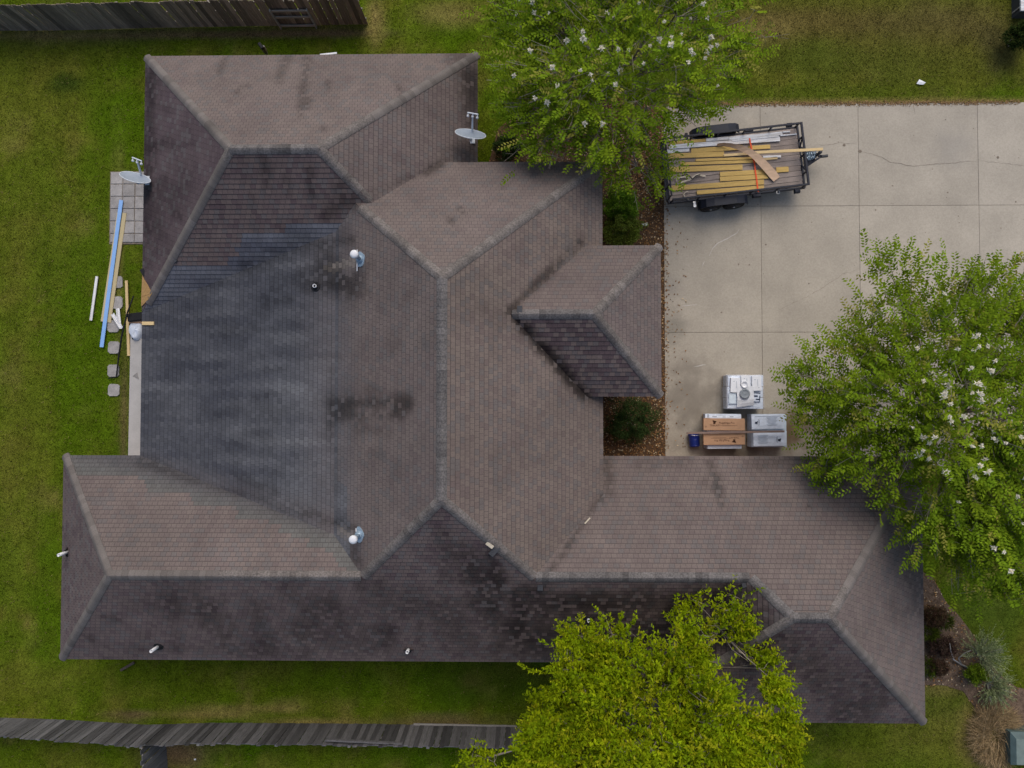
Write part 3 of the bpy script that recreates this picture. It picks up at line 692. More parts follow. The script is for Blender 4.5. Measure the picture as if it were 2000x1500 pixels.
tag(link('ridge_cap_run', me, house), kind='stuff')
print('caps', len(caps))

# ---- fascia, soffit, walls
def fascia(x0, y0, x1, y1, ze, nx_, ny_):
    mb = MB(); a = Vector((x0-nx_*.035, y0-ny_*.035, ze-.10)); b = Vector((x1-nx_*.035, y1-ny_*.035, ze-.10))
    mb.bar(a, b, .025, .15); mb.build('fascia_board', M['fascia'], house)
fascia(-11.05, 10.15, -1.40, 10.15, 2.6, 0, 1); fascia(-11.10, 2.6, -11.10, 10.10, 2.6, -1, 0); fascia(-1.36, 6.3, -1.36, 10.10, 2.6, 1, 0); fascia(-11.10, -1.5, -11.10, 2.6, 2.6, -1, 0)
fascia(-1.95, 6.7, 2.12, 6.7, 3.35, 0, 1); fascia(2.16, -2.6, 2.16, 6.65, 3.35, 1, 0); fascia(1.75, 4.27, 3.66, 4.27, 3.7, 0, 1); fascia(1.75, .17, 3.66, .17, 3.7, 0, -1); fascia(3.7, .2, 3.7, 4.23, 3.7, 1, 0)
fascia(-13.28, -1.53, -11.1, -1.53, 2.6, 0, 1); fascia(-13.33, -7.3, -13.33, -1.58, 2.6, -1, 0); fascia(-13.28, -7.36, 2.8, -7.36, 2.6, 0, -1); fascia(2.2, -1.53, 11.2, -1.53, 2.6, 0, 1); fascia(11.24, -8.95, 11.24, -1.58, 2.6, 1, 0); fascia(2.86, -9.0, 11.2, -9.0, 2.6, 0, -1); fascia(2.82, -8.95, 2.82, -7.4, 2.6, -1, 0)
for (x0, x1, y0, y1, zt) in ((-10.6, -1.86, 3.1, 9.65, 2.45), (-5.1, 1.66, -1.2, 6.2, 3.2), (-12.83, 7.9, -6.86, -2.05, 2.45), (3.3, 10.74, -8.5, -2.03, 2.44), (-1.0, 3.3, .6, 3.85, 3.5)):
    mb = MB(); P = [(x0, y0), (x1, y0), (x1, y1), (x0, y1)]; mb.slab(P, -.05, zt); mb.build('brick_wall', M['brick'], house)
for (x0, x1, y0, y1, z) in ((-11.05, -1.4, 2.7, 10.1, 2.47), (-5.5, 2.1, -1.0, 6.65, 3.23), (-13.28, 7.95, -7.3, -1.58, 2.46), (2.88, 11.18, -8.95, -1.60, 2.455), (-1.4, 3.65, .22, 4.22, 3.55), (-11.05, -5.0, -1.5, 2.65, 2.465)):
    mb = MB(); mb.poly([(x0, y0, z), (x0, y1, z), (x1, y1, z), (x1, y0, z)]); mb.build('soffit', M['fascia'], house)
for (x, y) in ((-10.9, -1.2), (-10.9, .6), (-10.9, 2.3)):
    mb = MB(); mb.bar((x, y, .1), (x, y, 2.5), .14, .14, .02); mb.build('porch_post', M['fascia'], house)

# ================================================================== ROOF FITTINGS
def vent_pipe(px, py, h, r=.045):
    p = roof_at(px, py)
    mb = MB(); mb.lathe(p+Vector((0, 0, -.06)), [(.02, 0), (r, 0), (r, h+.06), (r*.78, h+.06), (r*.72, h-.05)], 14); tube = mb.build('vent_pipe', M['white_plastic'], house, True)
    mb = MB(); mb.lathe(p+Vector((0, 0, h-.10)), [(.01, 0), (r*.70, 0), (r*.70, .012)], 12); mb.build('pipe_bore', M['black'], tube)
    e = .5; gx_ = (roof_z(p.x+e, p.y)-roof_z(p.x-e, p.y))/(2*e); gy_ = (roof_z(p.x, p.y+e)-roof_z(p.x, p.y-e))/(2*e); nn = Vector((-gx_, -gy_, 1)).normalized()
    mb = MB(); mb.lathe(p+nn*.012, [(.14, 0), (.135, .012), (.085, .018), (.062, .08), (.05, .085)], 14, nn); mb.build('pipe_boot', M['black'], house)
vent_pipe(617, 560, .16, .05); vent_pipe(133, 1078, .42); vent_pipe(310, 1262, .42); vent_pipe(798, 1268, .26); vent_pipe(1149, 1209, .20)
def flue(px, py, flip):
    p = roof_at(px, py); nn = Vector((-SL, 0, 1)).normalized(); up = Vector((1, 0, SL)).normalized(); sdv = Vector((0, 1, 0))
    mb = MB(); pts = []
    for k in range(13):
        a = -PI/2+PI*k/12; rr = .20*(1+.06*math.sin(5*a+flip)); pts.append(p+up*(rr*math.cos(a)*1.05-.02)+sdv*rr*math.sin(a)+nn*.030)
    pts.append(p-up*.06+sdv*.19+nn*.030); pts.append(p-up*.06-sdv*.19+nn*.030)
    mb.poly(pts); n = len(pts)
    for k in range(n): mb.poly([pts[k]-nn*.02, pts[(k+1) % n]-nn*.02, pts[(k+1) % n], pts[k]])
    fl = mb.build('flue_flashing', M['galv'], house)
    mb = MB(); mb.lathe(p+Vector((0, 0, -.05)), [(.12, 0), (.115, .10), (.075, .19), (.07, .20)], 18); mb.build('flue_collar', M['galv'], fl, True)
    mb = MB(); mb.bar(p-up*.07+sdv*(.26-.10*flip)+nn*.05, p-up*.07-sdv*(.30-.08*flip)+nn*.05, .022, .02); mb.build('flue_strap', M['white_plastic'], fl)
    mb = MB(); mb.lathe(p, [(.055, 0), (.055, .62), (.03, .63)], 14); pp = mb.build('flue_pipe', M['galv'], house, True)
    mb = MB(); mb.lathe(p+Vector((0, 0, .60)), [(.06, 0), (.105, .02), (.108, .09), (.09, .125), (.04, .14), (.01, .142)], 20); mb.build('flue_cap', M['white_plastic'], pp, True)
flue(704, 507, 0); flue(702, 1044, 1)
def ridge_block(px, py, lx, ly, lz, rot=0.0, m='dark_grey'):
    p = roof_at(px, py); mb = MB(); mb.box(p+Vector((0, 0, lz*.3)), (lx, ly, lz), Matrix.Rotation(rot, 3, 'Z'), .01); mb.build('ridge_vent_end', M[m], house)
ridge_block(1015, 607, .13, .24, .09); ridge_block(1055, 1147, .14, .16, .08); ridge_block(1452, 1142, .10, .13, .08, .3); ridge_block(966, 1075, .14, .30, .10, -.75); ridge_block(343, 509, .09, .10, .05, .7)
# bare sheathing where the shingles are stripped at the porch corner
def osb_patch(pts, lift):
    mb = MB(); P = []
    for (px, py) in pts:
        q = roof_at(px, py); q.z = max(BLK['N'][1][2].z(q.x, q.y), BLK['Q'][1][0].z(q.x, q.y), 2.6)+lift; P.append(q)
    mb.poly(P[::-1]); n = len(P)
    for k in range(n): mb.poly([P[k], P[(k+1) % n], P[(k+1) % n]-Vector((0, 0, .03)), P[k]-Vector((0, 0, .03))])
    mb.build('bare_sheathing', M['osb'], house)
osb_patch([(279, 536), (282, 545), (289, 556), (298, 573), (277, 580)], .034)
osb_patch([(277, 580.5), (298, 573.5), (291, 585), (277, 599)], .034)
mb = MB(); p = roof_at(281, 532); mb.box(p+Vector((0, 0, .03)), (.12, .20, .012), Matrix.Rotation(.5, 3, 'Z')); mb.build('lifted_shingle', M['black'], house)

def plank(name, label, a, b, wd, th, m, cat, group=None, ch=.005):
    a, b = Vector(a), Vector(b); d = b-a
    mb = MB(); mb.box((0, 0, 0), (d.length, wd, th), None, ch)
    me = bpy.data.meshes.new(name); me.from_pydata(mb.v, [], mb.f); me.materials.append(M[m]); me.update()
    o = link(name, me); x = d.normalized(); y = Vector((0, 0, 1)).cross(x).normalized(); z = x.cross(y)
    o.matrix_world = Matrix.Translation((a+b)/2) @ Matrix((x, y, z)).transposed().to_4x4()
    return tag(o, label, cat, group)
p = roof_at(278, 632); q = roof_at(302, 632)
plank('wood_offcut', 'short pale wood offcut lying on the grey porch roof edge', p+Vector((.02, 0, .04)), q+Vector((0, 0, .04)), .10, .03, 'pine_pale', 'offcut')
p = roof_at(1142, 1022); q = roof_at(1152, 1011)
plank('wood_splinter', 'small pale wood splinter lying in the roof valley', p+Vector((0, 0, .05)), q+Vector((0, 0, .05)), .035, .015, 'webbing', 'splinter')
p = roof_at(955, 1063)
plank('cap_scrap', 'torn pale ridge cap scrap on the damaged hip', p+Vector((-.06, .05, .08)), p+Vector((.10, -.07, .06)), .09, .015, 'webbing', 'scrap')

def satellite_dish(name, label, cpx, cz, az_deg, el_deg, foot_px, arm=.50, wide=.86):
    c = g(*cpx, cz); az, el = math.radians(az_deg), math.radians(el_deg)
    n = Vector((math.sin(az)*math.cos(el), math.cos(az)*math.cos(el), math.sin(el))); sx = Vector((math.cos(az), -math.sin(az), 0)); sy = n.cross(sx)
    if sy.z < 0: sy = -sy
    f = roof_at(*foot_px); root = empty(name, f, label, 'satellite dish', 'satellite dishes on the north block')
    rings, seg = 6, 28; mb = MB(); idx = []
    def pt(r, a, back=0): return c+sx*(wide/2*r*math.cos(a))+sy*(wide*.36*r*math.sin(a))+n*(.075*(r*r-1)-back)
    for back in (0, .012):
        for k in range(rings+1):
            for j in range(seg): mb.v.append(tuple(pt(k/rings, 2*PI*j/seg, back)))
    S = (rings+1)*seg
    for k in range(rings):
        for j in range(seg):
            a, b = k*seg+j, k*seg+(j+1) % seg
            mb.f.append((a, b, b+seg, a+seg)); mb.mi.append(0); mb.f.append((S+a, S+a+seg, S+b+seg, S+b)); mb.mi.append(0)
    refl = mb.build('reflector', M['dish'], root, True)
    mb = MB(); mb.tube([pt(1.0, 2*PI*j/seg, .004) for j in range(seg+1)], .011, 5); mb.build('rim', M['dish_light'], refl)
    foot = c-sy*(wide*.33)-n*.05; head = c-sy*(wide*.10)+n*arm
    mb = MB(); mb.bar(foot, head, .045, .05, .006); armo = mb.build('feed_arm', M['dish_light'], root)
    mb = MB(); mb.bar(head-sx*.15+n*.03, head+sx*.15+n*.03, .03, .04, .004); mb.build('feed_bar', M['dish_light'], root)
    for q in (-.13, 0.0, .13):
        b = head+sx*q+n*.02
        mb = MB(); mb.lathe(b, [(.016, 0), (.016, .05), (.036, .06), (.036, .10), (.02, .108)], 10, -n); mb.build('feed_horn', M['white_plastic'], root, True)
    back = c-n*.10
    mb = MB(); mb.box(back, (.16, .05, .14), Matrix((sx, n, sy)).transposed(), .008); mb.build('bracket', M['dish_light'], root)
    mb = MB(); mb.tube([f, f+Vector((0, 0, .12)), back-n*.05+Vector((0, 0, -.15)), back], .026, 8); mb.build('mast', M['dish_light'], root)
    mb = MB(); mb.box(f+Vector((0, 0, .02)), (.20, .26, .025), None, .006); mb.build('foot_plate', M['dish_light'], root)
    return root
satellite_dish('satellite_dish', 'grey satellite dish over the east eave beside the white-flowering tree', (919, 261), 3.55, 11, 42, (921, 272))
satellite_dish('satellite_dish', 'grey satellite dish over the west eave above the paver patio', (264, 346), 3.10, 21, 34, (291, 353), .48)

# ================================================================== FENCES
def picket_mesh(name, w_, h_, m):
    mb = MB(); c = .02; t = .018
    P = [(-w_/2, 0), (w_/2, 0), (w_/2, h_-c), (w_/2-c, h_), (-w_/2+c, h_), (-w_/2, h_-c)]
    for yy, rev in ((t/2, False), (-t/2, True)):
        q = [(x, yy, z) for x, z in P]; mb.poly(q[::-1] if not rev else q)
    for k in range(6):
        a, b = P[k], P[(k+1) % 6]; mb.poly([(a[0], -t/2, a[1]), (b[0], -t/2, b[1]), (b[0], t/2, b[1]), (a[0], t/2, a[1])])
    me = bpy.data.meshes.new(name); me.from_pydata(mb.v, [], mb.f); me.materials.append(M[m]); me.update(); return me
def fence(label, pts, hs, m, back, lean=0.0):
    """pts: plan polyline (left to right), hs: height at each point, back: +1/-1 side of rails"""
    root = empty('wooden_fence', (pts[0][0], pts[0][1], 0), label, 'fence'); o0 = Vector(root.location)
    mes = {}
    for (a, b, ha, hb) in zip(pts[:-1], pts[1:], hs[:-1], hs[1:]):
        a, b = Vector((*a, 0)), Vector((*b, 0)); d = b-a; L = d.length; n = max(1, int(L/.152)); ang = math.atan2(d.y, d.x); nrm = Vector((-math.sin(ang), math.cos(ang), 0))
        for k in range(n):
            h = ha+(hb-ha)*(k+.5)/n+random.uniform(-.025, .02); key = round(h/.05)
            if key not in mes: mes[key] = picket_mesh('picket', .146, key*.05, m)
            o = link('picket', mes[key], root); p = a+d*((k+.5)/n)+nrm*random.uniform(-.006, .006)
            o.location = p-o0; o.rotation_euler = (lean+random.uniform(-.02, .02), random.uniform(-.012, .012), ang+random.uniform(-.02, .02))
        hm = min(ha, hb); off = nrm*(.05*back)
        for z in (.25, hm*.55, hm-.20):
            mb = MB(); mb.bar(a+off+Vector((0, 0, z)), b+off+Vector((0, 0, z)), .038, .085); mb.build('rail', M['rail'], root)
        for k in range(int(L/2.4)+1):
            p = a+d*min(1, (k*2.4)/L)+nrm*(.115*back); mb = MB(); mb.bar(p+Vector((0, 0, -.1)), p+Vector((0, 0, hm-.22)), .09, .09, .008); mb.build('post', M['rail'], root)
    return root
def gp(px, py): return tuple(g(px, py)[:2])
fence('dark brown weathered board fence along the top left edge of the yard', [gp(-90, 60), gp(130, 59), gp(300, 54), gp(719, 47)], [1.5, 1.5, 1.5, 1.5], 'fence_brown', 1)
fence('grey weathered board fence along the bottom edge below the house', [gp(-90, 1399), gp(120, 1406), gp(290, 1416), gp(420, 1412), gp(700, 1414), gp(1100, 1420)], [1.2, 1.3, 1.42, 1.42, 1.45, 1.45], 'fence', -1)
fence('short grey board side fence running off the bottom edge of the photo', [gp(322, 1423), gp(330, 1540)], [1.45, 1.45], 'fence', -1)
# gate frame standing against the upper fence
A, B = g(550, 52), g(619, 51); root = empty('gate_frame', A, 'grey timber gate frame with three rails against the brown fence', 'gate')
for z in (.10, .62, .98):
    mb = MB(); mb.bar(A+Vector((0, -.03, z)), B+Vector((0, -.03, z)), .035, .10, .006); mb.build('gate_rail', M['rail'], root)
for P_ in (A, B):
    mb = MB(); mb.bar(P_+Vector((0, -.075, .04)), P_+Vector((0, -.075, 1.12)), .035, .09, .006); mb.build('gate_stile', M['rail'], root)
a, b = g(636, 1449, 1.32), g(786, 1456, 1.32)
plank('fence_board', 'loose grey board along the top of the bottom fence', a+Vector((0, .06, 0)), b+Vector((0, .06, 0)), .05, .12, 'fence', 'board')
a, b = g(808, 1415, .03), g(1010, 1419, .03)
plank('edging_strip', 'pale edging strip on the grass at the foot of the bottom fence', a, b, .07, .05, 'stone', 'edging')

# ================================================================== PATIO SIDE (left of the house)
pat = empty('paver_patio', (*gp(215, 475), 0), 'grey square paver patio beside the west eave', 'patio')
px0, py0 = g(217, 336).x, g(217, 336).y; pw = (py0-g(217, 474).y)/5.72; hh = []
mb = MB(); mb.slab([(px0-.02, py0-6*pw+.06), (px0+4*pw, py0-6*pw+.06), (px0+4*pw, py0+.01), (px0-.02, py0+.01)], -.05, .012); mb.build('sand_joint', M['crack'], pat)
for r in range(6):
    for c in range(4):
        w_ = pw-.018; x = px0+(c+.5)*pw+random.uniform(-.006, .006); y = py0-(r+.5)*pw+random.uniform(-.006, .006); hgt = pw*(.72 if r == 5 else 1)-.018
        if r == 5: y += pw*.14
        mb = MB(); z1 = .034+random.uniform(-.004, .006); e = .012
        mb.slab([(x-w_/2, y-hgt/2), (x+w_/2, y-hgt/2), (x+w_/2, y+hgt/2), (x-w_/2, y+hgt/2)], 0, z1-e)
        mb.poly([(x-w_/2+e, y-hgt/2+e, z1), (x+w_/2-e, y-hgt/2+e, z1), (x+w_/2-e, y+hgt/2-e, z1), (x-w_/2+e, y+hgt/2-e, z1)])
        A4 = [(x-w_/2, y-hgt/2), (x+w_/2, y-hgt/2), (x+w_/2, y+hgt/2), (x-w_/2, y+hgt/2)]; B4 = [(x-w_/2+e, y-hgt/2+e), (x+w_/2-e, y-hgt/2+e), (x+w_/2-e, y+hgt/2-e), (x-w_/2+e, y+hgt/2-e)]
        for k in range(4): mb.poly([(*A4[k], z1-e), (*A4[(k+1) % 4], z1-e), (*B4[(k+1) % 4], z1), (*B4[k], z1)])
        mb.build('paver', M['paver'], pat)
for (cx, cy, lab) in ((229, 551, 'grey stepping stone beside the cream boards, nearest the paver patio'), (229, 591, 'grey stepping stone beside the lower end of the cream boards'), (222, 637, 'grey stepping stone under the white gutter scraps'),
                      (223, 679, 'square grey stepping stone left of the dark rod'), (222, 724, 'grey stepping stone under the lower end of the dark rod'), (223, 762, 'grey stepping stone furthest from the patio, last of the row')):
    p = g(cx, cy); mb = MB(); s = .195; P = []
    for k in range(16):
        a = 2*PI*k/16+PI/16; r = s/max(abs(math.cos(a)), abs(math.sin(a)))*random.uniform(.93, 1.0); r = min(r, s*1.36); P.append((p.x+r*math.cos(a), p.y+r*math.sin(a)*1.05))
    mb.slab(P, -.03, .03); thing_mesh('stepping_stone', mb, M['paver'], lab, 'stepping stone', p, 'stepping stones in the grass by the porch')
x0, x1 = g(254, 760).x, -10.4
mb = MB(); mb.slab([(x0, -3.0), (x1, -3.0), (x1, g(260, 613).y), (x0+.03, g(260, 613).y)], -.05, .07)
porch = thing_mesh('porch_slab', mb, M['slab'], 'pale concrete porch slab showing as a strip beside the grey roof edge', 'slab', (x0, -1, 0))
mb = MB(); q = [g(268, 727, .075), g(271, 741, .075), g(259, 735, .075)]; mb.poly([q[0], q[2], q[1]])
c3 = (q[0]+q[1]+q[2])/3; mb.slab([(c3.x+(p.x-c3.x), c3.y+(p.y-c3.y)) for p in (q[0], q[2], q[1])], .071, .079)
thing_mesh('felt_scrap', mb, M['stone'], 'grey triangular scrap lying on the pale porch slab', 'scrap', c3)
zb = .05
plank('blue_board', 'long light blue board lying along the patio and lawn', g(237, 391, zb+.03), g(198.5, 678, zb+.03), .128, .03, 'blue_board', 'board')
plank('cream_board', 'long cream board right of the long blue board', g(243.5, 416, zb-.01), g(213, 630, zb-.01), .135, .03, 'cream', 'board')
plank('cream_board', 'cream board showing as a thin edge left of the blue board', g(231.6, 416, zb-.012), g(199.8, 628, zb-.012), .10, .028, 'cream', 'board')
plank('grey_trim', 'short pale grey trim strip alone on the lawn', g(189.5, 540, .05), g(177.5, 626, .05), .09, .03, 'white_wood', 'trim')
plank('pine_stud', 'pale pine stud lying beside the porch slab', g(247, 548, .07), g(251.5, 695, .07), .09, .04, 'pine_pale', 'stud')
mb = MB(); mb.tube([g(211, 739, .06), g(226, 737, .06), g(227.5, 733, .07), g(232, 695, .18), g(238, 655, .30), g(249, 610, .42), g(261, 578, .50)], [.016, .016, .02, .026, .026, .026, .02], 7)
thing_mesh('dark_rod', mb, M['black'], 'dark bent downspout rod leaning across the pine stud', 'rod', g(226, 737), smooth=True)
def gutter(label, a, b):
    a, b = Vector(a), Vector(b); d = (b-a).normalized(); s = Vector((0, 0, 1)).cross(d).normalized()*.045; u_ = Vector((0, 0, .05)); mb = MB()
    for P_ in ([a-s+u_, a-s*.8, b-s*.8, b-s+u_], [a-s*.8, a+s*.8, b+s*.8, b-s*.8], [a+s*.8, a+s+u_, b+s+u_, b+s*.8], [a-s+u_, b-s+u_, b-s*1.35+u_, a-s*1.35+u_], [a+s+u_, a+s*1.35+u_, b+s*1.35+u_, b+s+u_]): mb.poly(P_)
    me_o = thing_mesh('gutter_scrap', mb, M['white_plastic'], label, 'gutter', a)
    md = me_o.modifiers.new('thick', 'SOLIDIFY'); md.thickness = .006
gutter('white gutter scrap lying steeply, upper of two touching pieces', g(231.5, 602, .06), g(235, 636, .07)); gutter('white gutter scrap lying slanted over the stepping stone', g(221, 613, .09), g(238.5, 641, .10))
# dark patch of roofing felt and a brown carton on the slab, white sheeting next to it
p = g(267, 620, .07); mb = MB(); mb.box(p+Vector((.1, 0, .12)), (.55, .26, .24), Matrix.Rotation(.12, 3, 'Z'), .02); thing_mesh('tool_case', mb, M['black'], 'black tool case on the porch slab above the white sheeting', 'case', p)
p = g(266, 628.5, .07); mb = MB(); mb.box(p+Vector((.1, -.02, .07)), (.5, .09, .14), None, .01); thing_mesh('carton', mb, M['carton'], 'narrow tan carton between the black case and white sheeting', 'carton', p)
p = g(264, 645, .07); mb = MB(); seg = 18; rings = 5
for k in range(rings+1):
    for j in range(seg):
        a = 2*PI*j/seg; r = (1-k/rings)**.55; px_ = .24*r*math.cos(a); py_ = .34*r*math.sin(a)*(1+.12*math.sin(3*a))*(1 if math.sin(a) > 0 else .9)
        px_ = math.copysign(abs(px_)**.85*.22**.15, px_)
        mb.v.append((p.x+.06+px_+.02*noise.noise(Vector((px_*8, py_*8, 1))), p.y+py_, p.z+.13*(1-r**3)**.5+.07*noise.noise(Vector((px_*11, py_*11, 4)))+.02))
for k in range(rings):
    for j in range(seg):
        a, b = k*seg+j, k*seg+(j+1) % seg; mb.f.append((a, b, b+seg, a+seg)); mb.mi.append(0)
thing_mesh('white_sheeting', mb, M['bag'], 'bundled white plastic sheeting on the porch slab', 'sheeting', p, smooth=True)
mb = MB(); p = g(262, 660, .07); mb.box(p+Vector((0, 0, .03)), (.10, .05, .05), Matrix.Rotation(.5, 3, 'Z'), .008); thing_mesh('pry_tool', mb, M['black'], 'small black tool below the white sheeting', 'tool', p)
# by the north eave
p = g(517, 108, .0); q = g(511, 88, 1.0)
root = empty('metal_stand', g(513, 100), 'dark metal stand poking out beyond the north eave', 'stand')
mb = MB(); mb.tube([g(520, 104, .1), g(516, 100, .6), g(511, 91, 1.0)], [.05, .05, .06], 8); mb.build('stand_post', M['dark_grey'], root)
mb = MB(); mb.box(g(510, 90, 1.05), (.20, .10, .12), Matrix.Rotation(-.9, 3, 'Z'), .02); mb.build('stand_head', M['black'], root)
mb = MB(); mb.tube([g(522, 104, .1), g(519, 96, .75), g(515, 90, 1.0)], .025, 6); mb.build('stand_strut', M['rail'], root)
plank('white_trim', 'thin white trim strip poking out past the north eave', g(625, 107, 2.45), g(658, 103.5, 2.45), .05, .02, 'white_plastic', 'trim')
plank('brown_downspout', 'brown downspout end lying on the grass below the house', g(236, 1309, .06), g(262, 1294, .08), .08, .06, 'fence_brown', 'downspout')

# ================================================================== TRAILER
TC = g(1432, 322, .0); TA = math.radians(6.2)
tx = Vector((math.cos(TA), math.sin(TA), 0)); ty = Vector((-math.sin(TA), math.cos(TA), 0)); R3 = Matrix((tx, ty, Vector((0, 0, 1)))).transposed()
dk_c = g(1432, 322, .60)
def tm(x, y, z): return Vector((dk_c.x, dk_c.y, 0))+tx*x+ty*y+Vector((0, 0, z))
TL, TW = 4.20, 1.86
trailer = empty('utility_trailer', tm(0, 0, 0), 'black tandem axle utility trailer loaded with boards on the driveway', 'trailer')
for k in range(11):
    pw_ = TW/11; y = -TW/2+(k+.5)*pw_
    mb = MB(); mb.box((0, 0, 0), (TL, pw_-.012, .038), None, .004); me = bpy.data.meshes.new('deck_plank'); me.from_pydata(mb.v, [], mb.f); me.materials.append(M['deckplank']); me.update()
    o = link('deck_plank', me, trailer); o.location = tm(random.uniform(-.01, .01), y, .60)-tm(0, 0, 0); o.rotation_euler = (0, 0, TA)
def tbar(name, a, b, w1, w2, m='blue_black', ch=.004, parent=None):
    mb = MB(); mb.bar(tm(*a), tm(*b), w1, w2, ch); return mb.build(name, M[m], parent or trailer)
for s in (-1, 1):
    tbar('side_beam', (-TL/2, s*(TW/2+.035), .55), (TL/2, s*(TW/2+.035), .55), .05, .13)
    tbar('top_rail', (-TL/2, s*(TW/2+.035), .93), (TL/2+.03, s*(TW/2+.035), .93), .055, .06)
    for k in range(6):
        x = -TL/2+.03+k*(TL-.06)/5; tbar('upright', (x, s*(TW/2+.035), .60), (x, s*(TW/2+.035), .92), .045, .045)
for k in range(4):
    x = -TL/2+.4+k*1.1; tbar('cross_member', (x, -TW/2, .53), (x, TW/2, .53), .06, .07)
tbar('front_beam', (TL/2+.04, -TW/2-.06, .56), (TL/2+.04, TW/2+.06, .56), .06, .13); tbar('rear_beam', (-TL/2-.04, -TW/2-.06, .56), (-TL/2-.04, TW/2+.06, .56), .06, .13)
tbar('front_rail', (TL/2+.04, -TW/2-.06, .935), (TL/2+.04, TW/2+.06, .935), .06, .06)
for y in (-.55, 0, .55): tbar('upright', (TL/2+.04, y, .6), (TL/2+.04, y, .91), .045, .045)
for s in (-1, 1): tbar('rail_brace', (TL/2+.03, s*.25, .60), (TL/2+.04, s*.55, .90), .035, .035)
# ramp gate standing upright at the rear
gate = tbar('ramp_gate', (-TL/2-.10, -TW/2, .62), (-TL/2-.10, TW/2, .62), .05, .05)
for z in (.95, 1.28): tbar('gate_bar', (-TL/2-.10, -TW/2, z), (-TL/2-.10, TW/2, z), .045, .045, parent=gate)
for k in range(6):
    y = -TW/2+.02+k*(TW-.04)/5; tbar('gate_bar', (-TL/2-.10, y, .62), (-TL/2-.10, y, 1.28), .035, .035, parent=gate)
XW = -.42
for s in (-1, 1):
    yo = s*(TW/2+.21); mb = MB(); prof = [(-.78, .40), (-.74, .60), (-.60, .74), (-.35, .79), (.35, .79), (.60, .74), (.74, .60), (.78, .40)]
    for (a, b) in zip(prof[:-1], prof[1:]):
        A_ = [tm(XW+a[0], yo-.13, a[1]), tm(XW+b[0], yo-.13, b[1]), tm(XW+b[0], yo+.13, b[1]), tm(XW+a[0], yo+.13, a[1])]
        mb.poly(A_[::-1] if s > 0 else A_[::-1]); mb.poly([p-Vector((0, 0, .02)) for p in A_])
        for e in (-.13, .13): mb.poly([tm(XW+a[0], yo+e, a[1]), tm(XW+b[0], yo+e, b[1]), tm(XW+b[0], yo+e, b[1]-.045), tm(XW+a[0], yo+e, a[1]-.045)])
    mb.build('fender', M['blue_black'], trailer)
    for dx in (-.37, .37):
        c = tm(XW+dx, yo+s*.02, .34); ax = ty*s
        mb = MB(); mb.lathe(c-ax*.105, [(.20, 0), (.30, .0), (.335, .03), (.34, .06), (.34, .15), (.335, .18), (.30, .21), (.20, .21)], 28, ax); wh = mb.build('wheel', M['tyre'], trailer, True)
        mb = MB(); mb.lathe(c+ax*.06, [(.21, .05), (.19, .03), (.10, .02), (.06, .05), (.03, .055)], 20, ax); mb.build('rim', M['rim'], wh, True)
        mb = MB(); mb.lathe(c+ax*.10, [(.035, 0), (.035, .03), (.02, .04)], 10, ax); mb.build('hub_cap', M['chrome'], wh, True)
    mb = MB(); mb.box(tm(XW-.92, s*(TW/2+.17), .52), (.08, .20, .11), R3, .012); mb.build('tail_lamp', M['chrome'] if s < 0 else M['black_metal'], trailer)
    mb = MB(); mb.box(tm(XW+1.05, s*(TW/2+.12), .55), (.24, .10, .16), R3, .012); mb.build('step_bracket', M['blue_black'], trailer)
    mb = MB(); mb.box(tm(TL/2-.20, s*(TW/2+.13), .58), (.16, .12, .14), R3, .02); mb.build('stake_pocket', M['blue_black'], trailer)
    for x in (.55, 1.3):
        mb = MB(); cc = tm(x, s*(TW/2+.10), .60); mb.tube([cc+Vector((.05*math.cos(t), .05*math.sin(t), 0)) for t in [2*PI*i/10 for i in range(11)]], .010, 5); mb.build('tie_ring', M['chrome'] if x > 1 else M['black_metal'], trailer)
tip = tm(TL/2+.72, -.02, .50)
for s in (-1, 1):
    mb = MB(); mb.bar(tm(TL/2-.05, s*.42, .50), tip, .06, .09, .006); mb.build('tongue_beam', M['blue_black'], trailer)
mb = MB(); mb.poly([tm(TL/2+.14, .30, .555), tm(TL/2+.14, -.34, .555), tm(TL/2+.50, -.14, .555), tm(TL/2+.50, .10, .555)]); mb.slab([tuple(tm(*q, 0)[:2]) for q in ((TL/2+.14, -.33), (TL/2+.48, -.13), (TL/2+.48, .10), (TL/2+.14, .29))], .50, .56); mb.build('tongue_plate', M['blue_black'], trailer)
mb = MB(); mb.bar(tip-tx*.05, tip+tx*.20, .085, .09, .02); mb.build('coupler', M['dark_grey'], trailer)
mb = MB(); mb.lathe(tm(TL/2+.50, -.02, .15), [(.04, 0), (.04, .75), (.055, .78), (.055, .84), (.02, .86)], 12); mb.build('jack', M['dark_grey'], trailer, True)
for k in range(3):
    pts = []
    for i in range(26):
        t = i/25; a = t*PI*(2.6+.5*k)+k*1.7; pts.append(tm(TL/2+.22+.30*t, .02+.16*math.sin(a)*(1-.4*t), .60+.02*k+.015*math.sin(7*a)))
    mb = MB(); mb.tube(pts, .014, 5); mb.build('safety_chain', M['galv'], trailer)

